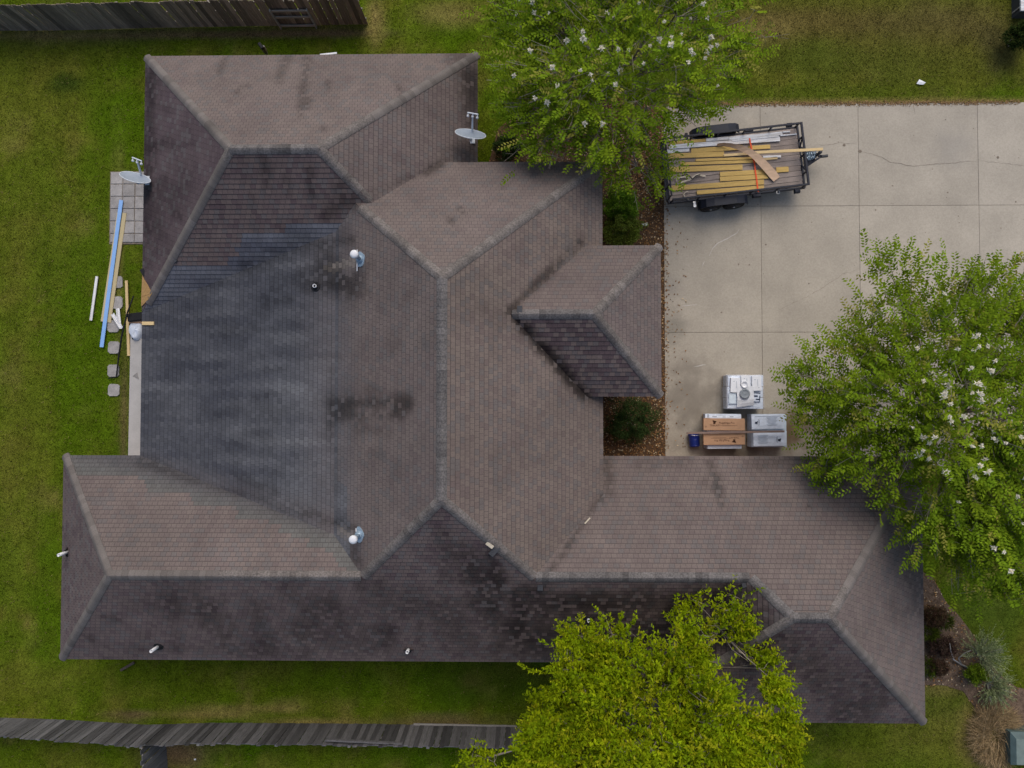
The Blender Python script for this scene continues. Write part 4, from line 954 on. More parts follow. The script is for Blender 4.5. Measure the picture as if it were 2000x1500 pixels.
# ---- load on the trailer
def load(label, a, b, wpx, z, m, name='board', th=.03, group='boards loaded on the trailer'):
    return plank(name, label, g(*a, z), g(*b, z), wpx/62.0, th, m, 'board', group)
ZD = .640
load('long white painted board at the upper side of the trailer load', (1307, 287), (1523, 271.5), 8.5, ZD+.03, 'white_wood')
load('flaky grey-white board lying nearest the upper trailer rail', (1424, 270.5), (1528, 260.5), 7, ZD, 'white_wood')
load('second narrow white board stacked beside the flaky grey-white one', (1430, 275), (1521, 266), 3, ZD+.045, 'white_wood')
load('short white board beside the upper fender', (1379, 273.5), (1423, 270), 6.5, ZD, 'white_wood')
load('short white board at the rear end of the trailer, leftmost white piece', (1303, 296), (1346, 292.5), 7.5, ZD, 'white_wood')
load('small white scrap near the front corner of the trailer deck', (1529, 258), (1543, 257), 3, ZD, 'white_wood')
load('thin pinkish white strip near the front corner of the deck', (1524, 265), (1556, 262), 2.2, ZD+.01, 'white_wood')
load('yellow board tucked under the white boards at the rear', (1308, 279.5), (1378, 274), 6, ZD, 'pine')
load('yellow board just below the long white board', (1350, 294.5), (1450, 288), 9, ZD, 'pine')
load('yellow board from the rear edge, upper full-width one', (1305, 305), (1414, 301), 10, ZD, 'pine')
load('thin pale board starting mid-deck under the plywood', (1413, 303.5), (1472, 299.5), 5, ZD+.03, 'pine_pale')
load('narrow yellow board behind a dark gap in the deck load', (1359, 313), (1480, 308.5), 5, ZD+.01, 'pine')
load('narrow yellow board above the middle wide board', (1329, 320.5), (1478, 315), 6, ZD, 'pine')
load('wide yellow board across the middle of the load', (1307, 332), (1450, 326.5), 10.5, ZD, 'pine')
load('wide yellow board right of the tangled webbing, upper one', (1406, 340.5), (1508, 334.5), 9, ZD, 'pine')
load('wide yellow board right of the tangled webbing, lower one', (1406, 350), (1500, 344.5), 9, ZD+.004, 'pine')
load('long yellow board from the rear edge below the webbing', (1311, 368), (1492, 355.5), 10, ZD, 'pine')
load('yellow board along the lower side of the trailer deck', (1361, 376.5), (1492, 366), 8, ZD+.002, 'pine')
load('short bright yellow board right of the bent plywood', (1516, 332), (1540, 330.5), 10.5, ZD, 'pine')
load('short yellow board just below the white boards, right part', (1462, 289), (1504, 286.5), 8, ZD, 'pine')
load('short tan board end right of the bent plywood top', (1488, 311.5), (1518, 308.5), 5, ZD, 'pine_pale')
load('short white board end beside the tan board end', (1490, 306.5), (1525, 305.5), 4.5, ZD, 'white_wood')
plank('pine_stud', 'long pale pine stud sticking out over the trailer tongue', g(1474, 298.2, .84), g(1607, 291.5, .99), .09, .04, 'pine_pale', 'stud')
# bent plywood strip
cl = [(1400, 283.5, 2.5, .70), (1412, 282.5, 3.5, .72), (1426, 284, 5, .76), (1440, 287.5, 7, .80), (1452, 291.5, 9, .83), (1464, 297, 11, .84), (1476, 305.5, 13, .83), (1488, 317, 15, .80), (1500, 330, 16, .75), (1510, 341, 17, .71), (1517, 350, 15, .68)]
mb = MB(); Lf, Rt = [], []
for k, (x, y, wp, z) in enumerate(cl):
    c = g(x, y, z); a = g(*cl[max(k-1, 0)][:2], z); b = g(*cl[min(k+1, len(cl)-1)][:2], z); d = (b-a).normalized(); s = Vector((-d.y, d.x, 0))*(wp/62/2); tilt = Vector((0, 0, .10*(1-k/10)))
    Lf.append(c+s+tilt); Rt.append(c-s-tilt*.4)
th = Vector((0, 0, -.012))
for k in range(len(cl)-1):
    mb.poly([Rt[k], Rt[k+1], Lf[k+1], Lf[k]]); mb.poly([Rt[k]+th, Lf[k]+th, Lf[k+1]+th, Rt[k+1]+th]); mb.poly([Lf[k], Lf[k+1], Lf[k+1]+th, Lf[k]+th]); mb.poly([Rt[k+1], Rt[k], Rt[k]+th, Rt[k+1]+th])
mb.poly([Rt[-1], Rt[-1]+th, Lf[-1]+th, Lf[-1]])
thing_mesh('bent_plywood', mb, M['ply'], 'warped brown plywood strip curving across the trailer load', 'plywood', g(1460, 300, .64))
def strap(pts, wd, name, m, label, cat, thick=.004):
    mb = MB(); P = [Vector(p) for p in pts]
    for k in range(len(P)-1):
        d = (P[k+1]-P[k]).normalized(); s = Vector((0, 0, 1)).cross(d); s = s.normalized()*wd/2 if s.length > 1e-3 else Vector((wd/2, 0, 0))
        u_ = Vector((0, 0, thick)); mb.poly([P[k]-s+u_, P[k+1]-s+u_, P[k+1]+s+u_, P[k]+s+u_]); mb.poly([P[k]-s, P[k]+s, P[k+1]+s, P[k+1]-s]); mb.poly([P[k]-s, P[k+1]-s, P[k+1]-s+u_, P[k]-s+u_]); mb.poly([P[k]+s+u_, P[k+1]+s+u_, P[k+1]+s, P[k]+s])
    return thing_mesh(name, mb, M[m], label, cat, P[0])
strap([g(1464, 270, .70), g(1465, 276, .71), g(1467.5, 288, .70), g(1469, 300, .69), g(1472, 312, .675), g(1474, 322, .675), g(1475.5, 335, .675), g(1478, 352, .675), g(1480, 370, .67), g(1481, 375, .93)], .045, 'ratchet_strap', 'strap_red', 'orange-red ratchet strap running across the trailer load', 'strap')
wz = .66
strap([g(1322, 354, wz), g(1321, 350, wz+.02), g(1325, 347, wz+.03), g(1337, 345, wz+.03), g(1347, 348, wz+.04), g(1352, 349, wz+.05), g(1357, 344, wz+.05), g(1364, 340, wz+.03), g(1371, 343, wz+.02), g(1378, 344, wz)], .045, 'webbing_strap', 'webbing', 'cream webbing strap tangled on the trailer deck, upper of two', 'strap')
strap([g(1330, 356.5, wz+.02), g(1340, 353, wz+.03), g(1348, 351, wz+.06), g(1353, 346, wz+.07), g(1362, 341, wz+.06)], .05, 'webbing_strap', 'webbing', 'short cream webbing strap crossing the tangle on the deck', 'strap')
strap([g(1328, 346, wz+.01), g(1337, 341, wz+.05), g(1342, 341, wz+.06), g(1349, 346, wz+.08), g(1352, 350, wz+.07), g(1360, 343, wz+.07), g(1368, 341, wz+.04)], .03, 'rubber_strap', 'black', 'black rubber strap twisted through the cream webbing', 'strap')
mb = MB(); mb.tube([g(1344, 374, wz), g(1338, 376, wz), g(1335, 381, wz), g(1338, 386, wz+.01), g(1345, 389, wz)], .018, 6); thing_mesh('rope_end', mb, M['webbing'], 'short cream rope end by the lower fender of the trailer', 'rope', g(1340, 380, .64))

# ================================================================== SHINGLE PALLETS
def text_mesh(body, size):
    cu = bpy.data.curves.new('lettering', 'FONT'); cu.body = body; cu.size = size; cu.align_x = 'CENTER'; cu.align_y = 'CENTER'
    o = bpy.data.objects.new('tmp', cu); COL.objects.link(o); dg = bpy.context.evaluated_depsgraph_get()
    me = bpy.data.meshes.new_from_object(o.evaluated_get(dg)); bpy.data.objects.remove(o); me.materials.clear(); return me
def put(me, name, m, parent, world, rz=0.0):
    me.materials.append(M[m]); o = link(name, me, parent); o.location = Vector(world)-origin(parent); o.rotation_euler = (0, 0, rz); return o
DOG = [(-.50, .42), (-.44, .20), (-.34, .08), (-.30, -.14), (-.34, -.42), (-.24, -.42), (-.18, -.16), (.06, -.20), (.12, -.42), (.22, -.42), (.20, -.14), (.30, -.02), (.50, .16), (.46, .20), (.26, .08), (-.10, .06), (-.24, .18), (-.32, .34), (-.40, .44)]
def dog_mesh(size):
    me = bpy.data.meshes.new('emblem'); bm = bmesh.new(); vs_ = [bm.verts.new((x*size, y*size, 0)) for x, y in DOG]; f = bm.faces.new(vs_)
    bmesh.ops.triangulate(bm, faces=[f]); bm.to_mesh(me); bm.free(); return me
def bars_mesh(rows):
    mb = MB()
    for (x, y, w_, h_) in rows: mb.poly([(x-w_/2, y-h_/2, 0), (x+w_/2, y-h_/2, 0), (x+w_/2, y+h_/2, 0), (x-w_/2, y+h_/2, 0)])
    me = bpy.data.meshes.new('print'); me.from_pydata(mb.v, [], mb.f); me.update(); return me
def bundle_mesh(lx, ly, h):
    """slightly pillowed wrapped bundle"""
    mb = MB(); nx_, ny_ = 8, 4
    def P(i, j, top):
        x = (i/nx_-.5)*lx; y = (j/ny_-.5)*ly; e = min(i, nx_-i, j, ny_-j); z = (h/2-(.012 if e == 0 else 0)+.006*noise.noise(Vector((x*7, y*9, lx)))) if top else -h/2
        k = 1-.012*(e == 0 and top); return (x*k, y*k, z)
    for i in range(nx_):
        for j in range(ny_): mb.poly([P(i, j, 1), P(i+1, j, 1), P(i+1, j+1, 1), P(i, j+1, 1)])
    edge = [(i, 0) for i in range(nx_)]+[(nx_, j) for j in range(ny_)]+[(i, ny_) for i in range(nx_, 0, -1)]+[(0, j) for j in range(ny_, 0, -1)]
    for a, b in zip(edge, edge[1:]+edge[:1]): mb.poly([P(*a, 0), P(*b, 0), P(*b, 1), P(*a, 1)])
    me = bpy.data.meshes.new('bundle'); me.from_pydata(mb.v, [], mb.f); me.update(); return me
def pallet_stack(label, px, py, lx, ly, layers, rows, tops, film=False, rz=0.0, skew=0.0, m_side='wrap_side'):
    c = g(px, py, 0); root = empty('shingle_pallet', c, label, 'pallet', 'pallets of shingles on the driveway')
    for k in range(5):
        mb = MB(); mb.box((c.x, c.y-ly/2+.05+k*(ly-.1)/4, .115), (lx, .09, .02), None, .002); mb.build('pallet_board', M['pallet'], root)
    for k in (-1, 0, 1):
        mb = MB(); mb.box((c.x+k*(lx/2-.05), c.y, .06), (.05, ly, .09), None, .002); mb.build('pallet_stringer', M['pallet'], root)
    bl = (ly-.01*(rows-1))/rows; h = .085
    me_s = bundle_mesh(lx-.02, bl, h); me_s.materials.append(M[m_side]); top_me = bundle_mesh(lx-.03, bl, h); top_me.materials.append(M[tops])
    for L in range(layers):
        for r in range(rows):
            o = link('shingle_bundle', top_me if L == layers-1 else me_s, root)
            o.location = (random.uniform(-.012, .012)+skew*L, -ly/2+bl/2+r*(bl+.01)+random.uniform(-.004, .004), .125+h/2+L*h)
            o.rotation_euler = (0, 0, rz+random.uniform(-.012, .012))
    zt = .125+layers*h
    if film:
        mb = MB(); n = 28; ring = []
        for zi, zz in enumerate((.05, .25, .45, zt-.02, zt+.015)):
            row = []
            for k in range(n):
                a = 2*PI*(k+.5)/n; ca_, sa_ = math.cos(a), math.sin(a); s = 1/max(abs(ca_), abs(sa_)); q = random.uniform(.0, .02)+(.0 if zi < 4 else -.05)
                row.append((c.x+ca_*s*(lx/2+.012+q), c.y+sa_*s*(ly/2+.012+q), zz+random.uniform(-.012, .012)))
            ring.append(row)
        for a_, b_ in zip(ring[:-1], ring[1:]):
            for k in range(n): mb.poly([a_[k], a_[(k+1) % n], b_[(k+1) % n], b_[k]])
        mb.build('stretch_film', M['film'], root)
    return root, c, zt
# upper pallet
rt, c, zt = pallet_stack('film-wrapped shingle pallet, uppermost of three, with white cartons on top', 1444, 766, 1.14, 1.04, 6, 3, 'bundle_top', True, 0, 0)
def flat_box(name, label, px, py, z0, lx, ly, h, rz, m, cat, group=None):
    p = g(px, py, z0+h/2); mb = MB(); mb.box((0, 0, 0), (lx, ly, h), None, .006)
    me = bpy.data.meshes.new(name); me.from_pydata(mb.v, [], mb.f); me.materials.append(M[m]); me.update()
    o = link(name, me); o.location = p; o.rotation_euler = (0, 0, rz); return tag(o, label, cat, group)
bx = [flat_box('white_carton', 'upright white carton at the left on the upper pallet', 1435.5, 752.5, zt, .29, .46, .10, -.04, 'carton_white', 'carton', 'white cartons on the upper pallet'),
      flat_box('white_carton', 'upright white carton in the middle on the upper pallet', 1456, 747, zt, .28, .42, .10, .02, 'carton_white', 'carton', 'white cartons on the upper pallet'),
      flat_box('white_carton', 'upright white carton at the right on the upper pallet', 1477, 749, zt, .28, .46, .10, .03, 'carton_white', 'carton', 'white cartons on the upper pallet')]
for o in bx:
    me = bars_mesh([(-.05, .12, .035, .02), (.06, -.13, .03, .02), (.03, .02, .012, .22)]); me.materials.append(M['ink_grey']); q = link('print', me, o); q.location = (0, 0, .0525)
flat_box('grey_packet', 'pale grey packet below the left white carton on the upper pallet', 1430.5, 778, zt, .22, .34, .05, .01, 'bundle_green', 'packet')
o = flat_box('blue_packet', 'small blue and white packet at the right of the upper pallet', 1478, 775, zt, .21, .30, .06, -.05, 'bundle_top', 'packet')
me = bars_mesh([(0, .12, .2, .035), (-.04, .02, .12, .05), (.03, -.08, .14, .035), (.085, -.05, .03, .18)]); me.materials.append(M['ink_navy']); q = link('print', me, o); q.location = (0, 0, .0325)
mb = MB(); p = g(1455.5, 773, zt+.11); N = 6; Wp, Hp = .52, .60
for i in range(N):
    for j in range(N):
        def Z(i, j): return p.z+.02*noise.noise(Vector((i*.5, j*.5, 2)))-.10*max(0, (1-j/N)-.7)*2
        def XY(i, j): return (p.x+(i/N-.5)*Wp+.02*(1-j/N), p.y+(j/N-.5)*Hp-.06*(1-i/N)*(1-j/N))
        mb.poly([(*XY(i, j), Z(i, j)), (*XY(i+1, j), Z(i+1, j)), (*XY(i+1, j+1), Z(i+1, j+1)), (*XY(i, j+1), Z(i, j+1))])
so = thing_mesh('paper_sheet', mb, M['paper'], 'large loose white paper sheet under the round coil', 'paper', p); md = so.modifiers.new('thick', 'SOLIDIFY'); md.thickness = .006
p = g(1454.5, 769, zt+.13); mb = MB(); mb.lathe(p, [(.02, 0), (.155, 0), (.16, .012), (.155, .045), (.12, .05), (.10, .03), (.05, .035), (.01, .045)], 26); thing_mesh('nail_coil', mb, M['coil'], 'round dark grey coil on the white paper sheet', 'coil', p, smooth=True)
p = g(1453.5, 751, zt+.11); mb = MB(); mb.lathe(p, [(.02, 0), (.11, 0), (.115, .01), (.11, .05), (.085, .055), (.075, .012), (.02, .010)], 24); thing_mesh('tape_roll', mb, M['carton_white'], 'pale round roll on the middle white carton', 'roll', p, smooth=True)
# lower-left pallet with two brown cartons
rt, c, zt = pallet_stack('shingle pallet at lower left under two brown cartons', 1404, 841, 1.10, 1.08, 6, 3, 'bundle_top')
for (px, py, rot, lab, spot) in ((1413.5, 829, 0.0, 'long brown printed carton, upper of two on the lower-left pallet', 1), (1413.5, 857, PI, 'long brown printed carton, lower of two, printed upside down', -1)):
    o = flat_box('brown_carton', lab, px, py, zt, 1.28, .37, .12, rot+(.01 if rot else -.01), 'carton', 'carton', 'brown cartons on the pallet')
    L_ = 1.28
    for me, nm, xx, yy in ((dog_mesh(.13), 'emblem', -.30, .07), (text_mesh('TRIBUILT', .075), 'lettering', -.30, -.035), (text_mesh('RuggEdge Pro', .085), 'lettering', .08, .05), (bars_mesh([(.1, -.02, .62, .008), (.14, -.045, .40, .006), (-.57, -.06, .07, .012), (-.57, -.09, .05, .008)]), 'print', 0, 0)):
        me.materials.append(M['ink_brown']); q = link(nm, me, o); q.location = (xx, yy, .0625)
o = flat_box('printed_wrap', 'printed white shingle wrapper edge above the upper brown carton', 1408, 812.5, zt, .98, .13, .012, -.01, 'bundle_top', 'wrapper')
me = bars_mesh([(-.40, 0, .06, .10), (-.2, -.02, .14, .03), (.1, -.03, .1, .02), (.33, -.02, .12, .03), (.0, .03, .3, .012)]); me.materials.append(M['ink_grey']); q = link('print', me, o); q.location = (0, 0, .0085)
# lower-right pallet, bundles with print
rt, c, zt = pallet_stack('shingle pallet at lower right with two printed pale bundles on top', 1490, 840, 1.12, 1.04, 5, 2, 'bundle_green', False, 0, .006)
ZT = zt
for (px, py, rz, lab, flip) in ((1499, 823.5, .025, 'printed pale blue bundle, upper of two on the lower-right pallet', 0), (1502.5, 858, .02, 'printed pale blue bundle, lower of two on the lower-right pallet', 1)):
    p = g(px, py, zt+.045); me = bundle_mesh(1.02, .46 if not flip else .42, .085); me.materials.append(M['bundle_top'])
    o = link('shingle_bundle', me); o.location = p; o.rotation_euler = (0, 0, rz+(PI if False else 0)); tag(o, lab, 'bundle', 'loose printed bundles')
    s = 1 if flip else -1
    ems = dog_mesh(.11); ems.materials.append(M['ink_navy']); q = link('emblem', ems, o); q.location = (s*.30 if flip else -.36, -.03, .053); q.rotation_euler = (0, 0, s*PI/2 if not flip else -PI/2)
    tx_ = text_mesh('TRIBUILT', .05); tx_.materials.append(M['ink_navy']); q = link('lettering', tx_, o); q.location = (s*.22 if flip else -.28, -.01, .053); q.rotation_euler = (0, 0, -PI/2 if flip else PI/2)
    me = bars_mesh([(-.22 if flip else .12, .13-.035*k, .34-.05*(k % 3), .010) for k in range(8)]+([] if flip else [(0, .17, .8, .014)])); me.materials.append(M['ink_grey']); q = link('print', me, o); q.location = (0, 0, .053)
plank('lath', 'long thin brown lath lying across the two lower pallets', g(1341, 846, .83), g(1532, 842.5, .80), .065, .03, 'oldwood', 'lath')
p = g(1353, 861, 0); root = empty('blue_bucket', p, 'dark blue plastic bucket lying beside the lower-left pallet', 'bucket')
mb = MB(); ax = Vector((.08, -1, .02)); st0 = p+Vector((-.02, .26, .20)); mb.lathe(st0, [(.16, 0), (.19, .02), (.185, .05), (.175, .06), (.17, .20), (.16, .40), (.15, .44), (.03, .445)], 22, ax); mb.build('bucket_body', M['bucket'], root, True)
for t_ in (.07, .22, .40):
    mb = MB(); cc = st0+ax.normalized()*t_; rr = .182-.05*t_; q_ = ax.normalized().to_track_quat('Z', 'Y').to_matrix(); mb.tube([cc+q_ @ Vector((rr*math.cos(a), rr*math.sin(a), 0)) for a in [2*PI*i/18 for i in range(19)]], .010, 5); mb.build('bucket_rib', M['bucket'], root)
mb = MB(); mb.tube([st0+Vector((.17, -.02, .02)), st0+Vector((.12, -.06, .19)), st0+Vector((0, -.08, .215)), st0+Vector((-.12, -.06, .18))], .006, 5); mb.build('bucket_handle', M['chrome'], root)

# ================================================================== PLANTS
def km(points, k, it=6):
    c = points[rng.choice(len(points), min(k, len(points)), replace=False)]
    for _ in range(it):
        d = ((points[:, None]-c[None])**2).sum(2); a = d.argmin(1)
        for j in range(len(c)):
            if (a == j).any(): c[j] = points[a == j].mean(0)
    return c, a
def tree(name, label, base, lobes, n_shoot, n_limb, pal, leaf_l, leaf_w, shoot_l, spacing, droop, bark_r=.075, flowers=0, stems=5, up=.55, bare=0.0, group=None, cat='tree', hollow=.45, two_rank=True, clump=7, sig=.22):
    base = np.array([base[0], base[1], 0.0]); root = empty(name, tuple(base), label, cat, group)
    lob = np.array(lobes, float); vol = lob[:, 3]*lob[:, 4]; pr = vol/vol.sum()
    nC = n_shoot//clump; wc = rng.choice(len(lob), nC, p=pr); d = unit(rng.normal(size=(nC, 3))); d[:, 2] = np.abs(d[:, 2])*rng.choice([1, 1, 1, -.6], nC)
    r = hollow+(1-hollow)*rng.random(nC)**.6; r *= (.85+.35*rng.random(nC)); CC = lob[wc, :3]+d*r[:, None]*lob[wc, 3:6]
    wsz = rng.random(nC)**1.2+.15; ci = rng.choice(nC, n_shoot, p=wsz/wsz.sum()); which = wc[ci]
    T = CC[ci]+rng.normal(size=(n_shoot, 3))*np.array([1, 1, .55])*sig*(.6+.8*rng.random((nC, 1)))[ci]
    T[:, 2] = np.maximum(T[:, 2], .9)
    ctr = lob[:, :3].mean(0)
    # limbs by clustering the shoot tips
    k1, a1 = km(T, n_limb); mbw = MB(); trunk = MB()
    stem_ends = []
    for s in range(stems):
        a = 2*PI*s/stems+.4; foot = Vector(base)+Vector((.16*math.cos(a), .16*math.sin(a), -.05)) if stems > 1 else Vector(base)+Vector((0, 0, -.05))
        e = Vector(ctr)*.35+Vector(base)*.65+Vector((.55*math.cos(a), .55*math.sin(a), 0)) if stems > 1 else Vector(ctr)*.5+Vector(base)*.5
        e.z = 1.7+.3*random.random(); mid = foot.lerp(e, .5)+Vector((random.uniform(-.1, .1), random.uniform(-.1, .1), .1))
        trunk.tube([foot, mid, e], [bark_r*1.15, bark_r, bark_r*.85], 8); stem_ends.append(e)
    nodes = []
    for j in range(len(k1)):
        tgt = Vector(k1[j]); tgt.z -= .35; e = min(stem_ends, key=lambda q: (Vector((q.x, q.y))-Vector((tgt.x, tgt.y))).length+.25*random.random())
        m_ = e.lerp(tgt, .5)+Vector((random.uniform(-.2, .2), random.uniform(-.2, .2), random.uniform(0, .35)))
        trunk.tube([e, m_, tgt], [bark_r*.75, bark_r*.5, bark_r*.32], 6)
        mem = np.where(a1 == j)[0]
        if len(mem) == 0: continue
        kk = max(1, len(mem)//10); c2, a2 = km(T[mem], kk, 3)
        for q in range(len(c2)):
            t2 = Vector(c2[q]); s0 = tgt if random.random() < .6 else m_
            mm = s0.lerp(t2, .55)+Vector((random.uniform(-.12, .12), random.uniform(-.12, .12), random.uniform(-.02, .15)))
            mbw.tube([s0, mm, t2], [bark_r*.24, bark_r*.15, bark_r*.08], 5, False)
            for w_ in mem[a2 == q]:
                if random.random() < .5: mbw.tube([t2, Vector(T[w_])], [bark_r*.08, bark_r*.04], 3, False)
    Dd_ = unit((T-lob[which, :3])*np.array([1, 1, .5])+.6*(T-ctr)*np.array([1, 1, .2])+rng.normal(size=T.shape)*.35+np.array([0, 0, up]))
    keep = rng.random(n_shoot) > bare
    for w_ in np.where(~keep)[0]:
        e0 = Vector(T[w_]); e1 = e0+Vector(Dd_[w_])*.35; mbw.tube([e0-Vector(Dd_[w_])*.25, e0, e1+Vector((0, 0, .06))], [.008, .007, .004], 3, False)
        mbw.tube([e0, e0+Vector(Dd_[w_])*.2+Vector((random.uniform(-.15, .15), random.uniform(-.15, .15), .05))], [.005, .003], 3, False)
    trunk.build('trunk', M['bark'], root, True); tw = mbw.build('twigs', M['bark'], root)
    # leafy shoots
    T = T[keep]; n = len(T); wh = which[keep]
    out = unit((T-lob[wh, :3])*np.array([1, 1, .5])+.6*(T-ctr)*np.array([1, 1, .2])); D = unit(out+np.array([0, 0, up])+rng.normal(size=(n, 3))*.45)
    SLn = shoot_l*(.6+.8*rng.random(n)); cnt = np.maximum(4, (SLn/spacing).astype(int)); idx = np.repeat(np.arange(n), cnt)
    start = np.concatenate([[0], np.cumsum(cnt)[:-1]]); kk = np.arange(len(idx))-np.repeat(start, cnt); tt = (kk+.5)/np.repeat(cnt, cnt)
    P = T[idx]+D[idx]*(SLn[idx]*tt)[:, None]; P[:, 2] -= droop*(tt**2)*SLn[idx]
    side = unit(np.cross(D, np.array([0, 0, 1.0])+.3*rng.normal(size=(n, 3))))
    if two_rank:
        sg = np.where(kk % 2 == 0, 1.0, -1.0)[:, None]; LD = unit(side[idx]*sg+.55*D[idx]+.22*rng.normal(size=P.shape))
    else:
        LD = unit(.5*D[idx]+unit(rng.normal(size=P.shape)))
    NN = unit(np.cross(D, side)[idx]*np.where(np.cross(D, side)[idx][:, 2:3] < 0, -1, 1)+.35*rng.normal(size=P.shape)+np.array([0, 0, 2.0]))
    sz = (.75+.5*rng.random(len(P)))*np.where(tt > .85, .7, 1.0); LL = leaf_l*sz; WW = leaf_w*sz
    pal = np.array(pal); base_i = rng.random(n); hue = pal[0]*(1-base_i[:, None])+pal[1]*base_i[:, None]
    br = rng.random(n) < .10; hue[br] = pal[2]
    # clump-scale hue patches across the crown
    cn = np.array([.5+.5*noise.noise(Vector((float(q[0])*.9, float(q[1])*.9, float(q[2])*.9))) for q in T]); hue = hue*(1-.45*(cn[:, None]-.3))
    C_ = hue[idx]*(.78+.44*rng.random((len(P), 1)))
    v, f, c = leaf_geo(P, LD, NN, LL, WW, C_)
    cr = fast_mesh('crown', v, f, c, M['leaf'], root, tuple(base)); cr['kind'] = 'stuff'
    # flower clusters
    if flowers:
        fm = []
        for q in range(4):
            nf = 26; pp = rng.normal(size=(nf, 3))*np.array([.055, .04, .03])*(1+.3*q/3); dd = unit(rng.normal(size=(nf, 3))+np.array([0, 0, .4])); nn2 = unit(rng.normal(size=(nf, 3))+np.array([0, 0, 1.2]))
            v, f, c = leaf_geo(pp*0, dd, nn2, .07+.09*rng.random(nf), .05+.03*rng.random(nf), np.ones((nf, 3)))
            vv = [(0, 0, 0)]+[tuple(x) for k_, x in enumerate(v) if k_ % 4]; ff = [(0, 3*k_+1, 3*k_+2, 3*k_+3) for k_ in range(nf)]
            me = bpy.data.meshes.new('flower_cluster'); me.from_pydata(vv, [], ff); me.materials.append(M['petal']); me.update(); fm.append(me)
        topi = np.argsort(-(T[:, 2]+rng.random(n)*1.6))[:int(flowers*2.2)]; pick = rng.choice(topi, flowers, replace=False)
        for q in pick:
            o = link('flower_cluster', fm[int(rng.integers(4))], root); p = Vector(T[q]+D[q]*SLn[q]*1.02)-Vector(base); p.z += .04
            o.location = p; o.rotation_euler = (random.uniform(-.4, .4), random.uniform(-.4, .4), random.uniform(0, 6.3)); s = random.uniform(.38, .80); o.scale = (s, s, s)
    return root
def lobe(px, py, z, r, rz, ax=1.0): p = g(px, py, z); q = r*(H-z)/FPX; return (p.x, p.y, z, q*ax, q, rz)
MYRTLE = ((.215, .305, .014), (.145, .245, .012), (.280, .280, .050)); BRIGHT = ((.290, .355, .005), (.195, .295, .005), (.360, .385, .012))
b = g(1190, 150)
tree('crape_myrtle', 'sparse white-flowering tree above the trailer at the top of the photo', (b.x, b.y), [lobe(1050, 40, 4.4, 90, .9), lobe(1150, 30, 4.9, 110, .9), lobe(1290, 20, 4.9, 110, .9), lobe(1410, 40, 4.4, 80, .8), lobe(1030, 140, 4.0, 70, .8), lobe(1035, 215, 3.4, 60, .7), lobe(1110, 150, 4.8, 110, .9), lobe(1240, 140, 5.0, 110, .9), lobe(1370, 130, 4.4, 80, .8), lobe(1080, 240, 4.0, 80, .8), lobe(1190, 240, 4.4, 80, .8), lobe(1290, 195, 4.0, 62, .8), lobe(1230, 310, 3.5, 60, .7), lobe(1262, 335, 3.2, 30, .6), lobe(1170, -60, 4.6, 130, .9, 1.4), lobe(1340, -70, 4.4, 110, .9), lobe(1350, 225, 3.6, 30, .5)],
     4000, 18, MYRTLE, .112, .050, .50, .042, .25, .06, flowers=95, bare=.20, clump=10, sig=.22, up=.45, group='white-flowering trees')
b = g(1880, 850)
tree('crape_myrtle', 'large white-flowering tree at the right edge of the photo beside the garage', (b.x, b.y), [lobe(1760, 565, 4.3, 55, .7), lobe(1850, 580, 4.3, 60, .8), lobe(1930, 600, 4.3, 60, .8), lobe(1720, 660, 4.4, 75, .8), lobe(1830, 680, 5.0, 100, .9), lobe(1950, 690, 5.0, 90, .9), lobe(1650, 740, 3.8, 75, .7), lobe(1740, 790, 4.8, 100, .9), lobe(1860, 810, 5.6, 120, 1.0), lobe(1970, 820, 5.4, 90, 1.0), lobe(1640, 810, 3.6, 55, .6), lobe(1720, 890, 4.4, 80, .8), lobe(1830, 930, 5.0, 100, .9), lobe(1950, 960, 5.2, 100, .9), lobe(1840, 1020, 4.4, 80, .8), lobe(1940, 1070, 4.4, 80, .8), lobe(1900, 1110, 3.8, 45, .6), lobe(2060, 700, 4.8, 90, .9), lobe(2070, 900, 5.0, 110, .9), lobe(2040, 1060, 4.4, 80, .8), lobe(1585, 765, 3.2, 36, .4), lobe(1640, 880, 3.4, 40, .5)],
     6000, 22, MYRTLE, .112, .050, .50, .042, .25, .06, flowers=110, bare=.08, clump=10, sig=.22, up=.45, group='white-flowering trees')
b = g(1310, 1440)
tree('shade_tree', 'dense yellow-green tree overhanging the garage roof at the bottom', (b.x, b.y), [lobe(1125, 1290, 5.0, 66, .9), lobe(1120, 1390, 5.4, 85, .9), lobe(1210, 1300, 5.4, 60, .9), lobe(1240, 1400, 6.0, 100, 1.0), lobe(1330, 1275, 5.4, 60, .9), lobe(1355, 1370, 6.0, 90, 1.0), lobe(1410, 1250, 5.2, 45, .7), lobe(1440, 1330, 5.4, 65, .9), lobe(1500, 1310, 5.0, 26, .5), lobe(1445, 1410, 5.6, 70, .9), lobe(1505, 1425, 5.0, 42, .8), lobe(1480, 1490, 5.2, 55, .9), lobe(1385, 1480, 6.0, 100, 1.0), lobe(1280, 1490, 6.0, 110, 1.0), lobe(1150, 1480, 5.6, 95, .9), lobe(1070, 1450, 5.0, 60, .8), lobe(1130, 1225, 4.6, 18, .4), lobe(1185, 1225, 4.6, 20, .4), lobe(1430, 1205, 4.6, 22, .4), lobe(1330, 1215, 4.6, 30, .5), lobe(1290, 1570, 5.8, 140, 1.0, 1.3), lobe(1060, 1340, 4.6, 30, .5), lobe(960, 1490, 4.2, 30, .5)],
     7000, 24, BRIGHT, .105, .044, .42, .027, .05, .07, clump=42, sig=.19, hollow=.35, stems=1, bare=.0, up=.5, two_rank=False)

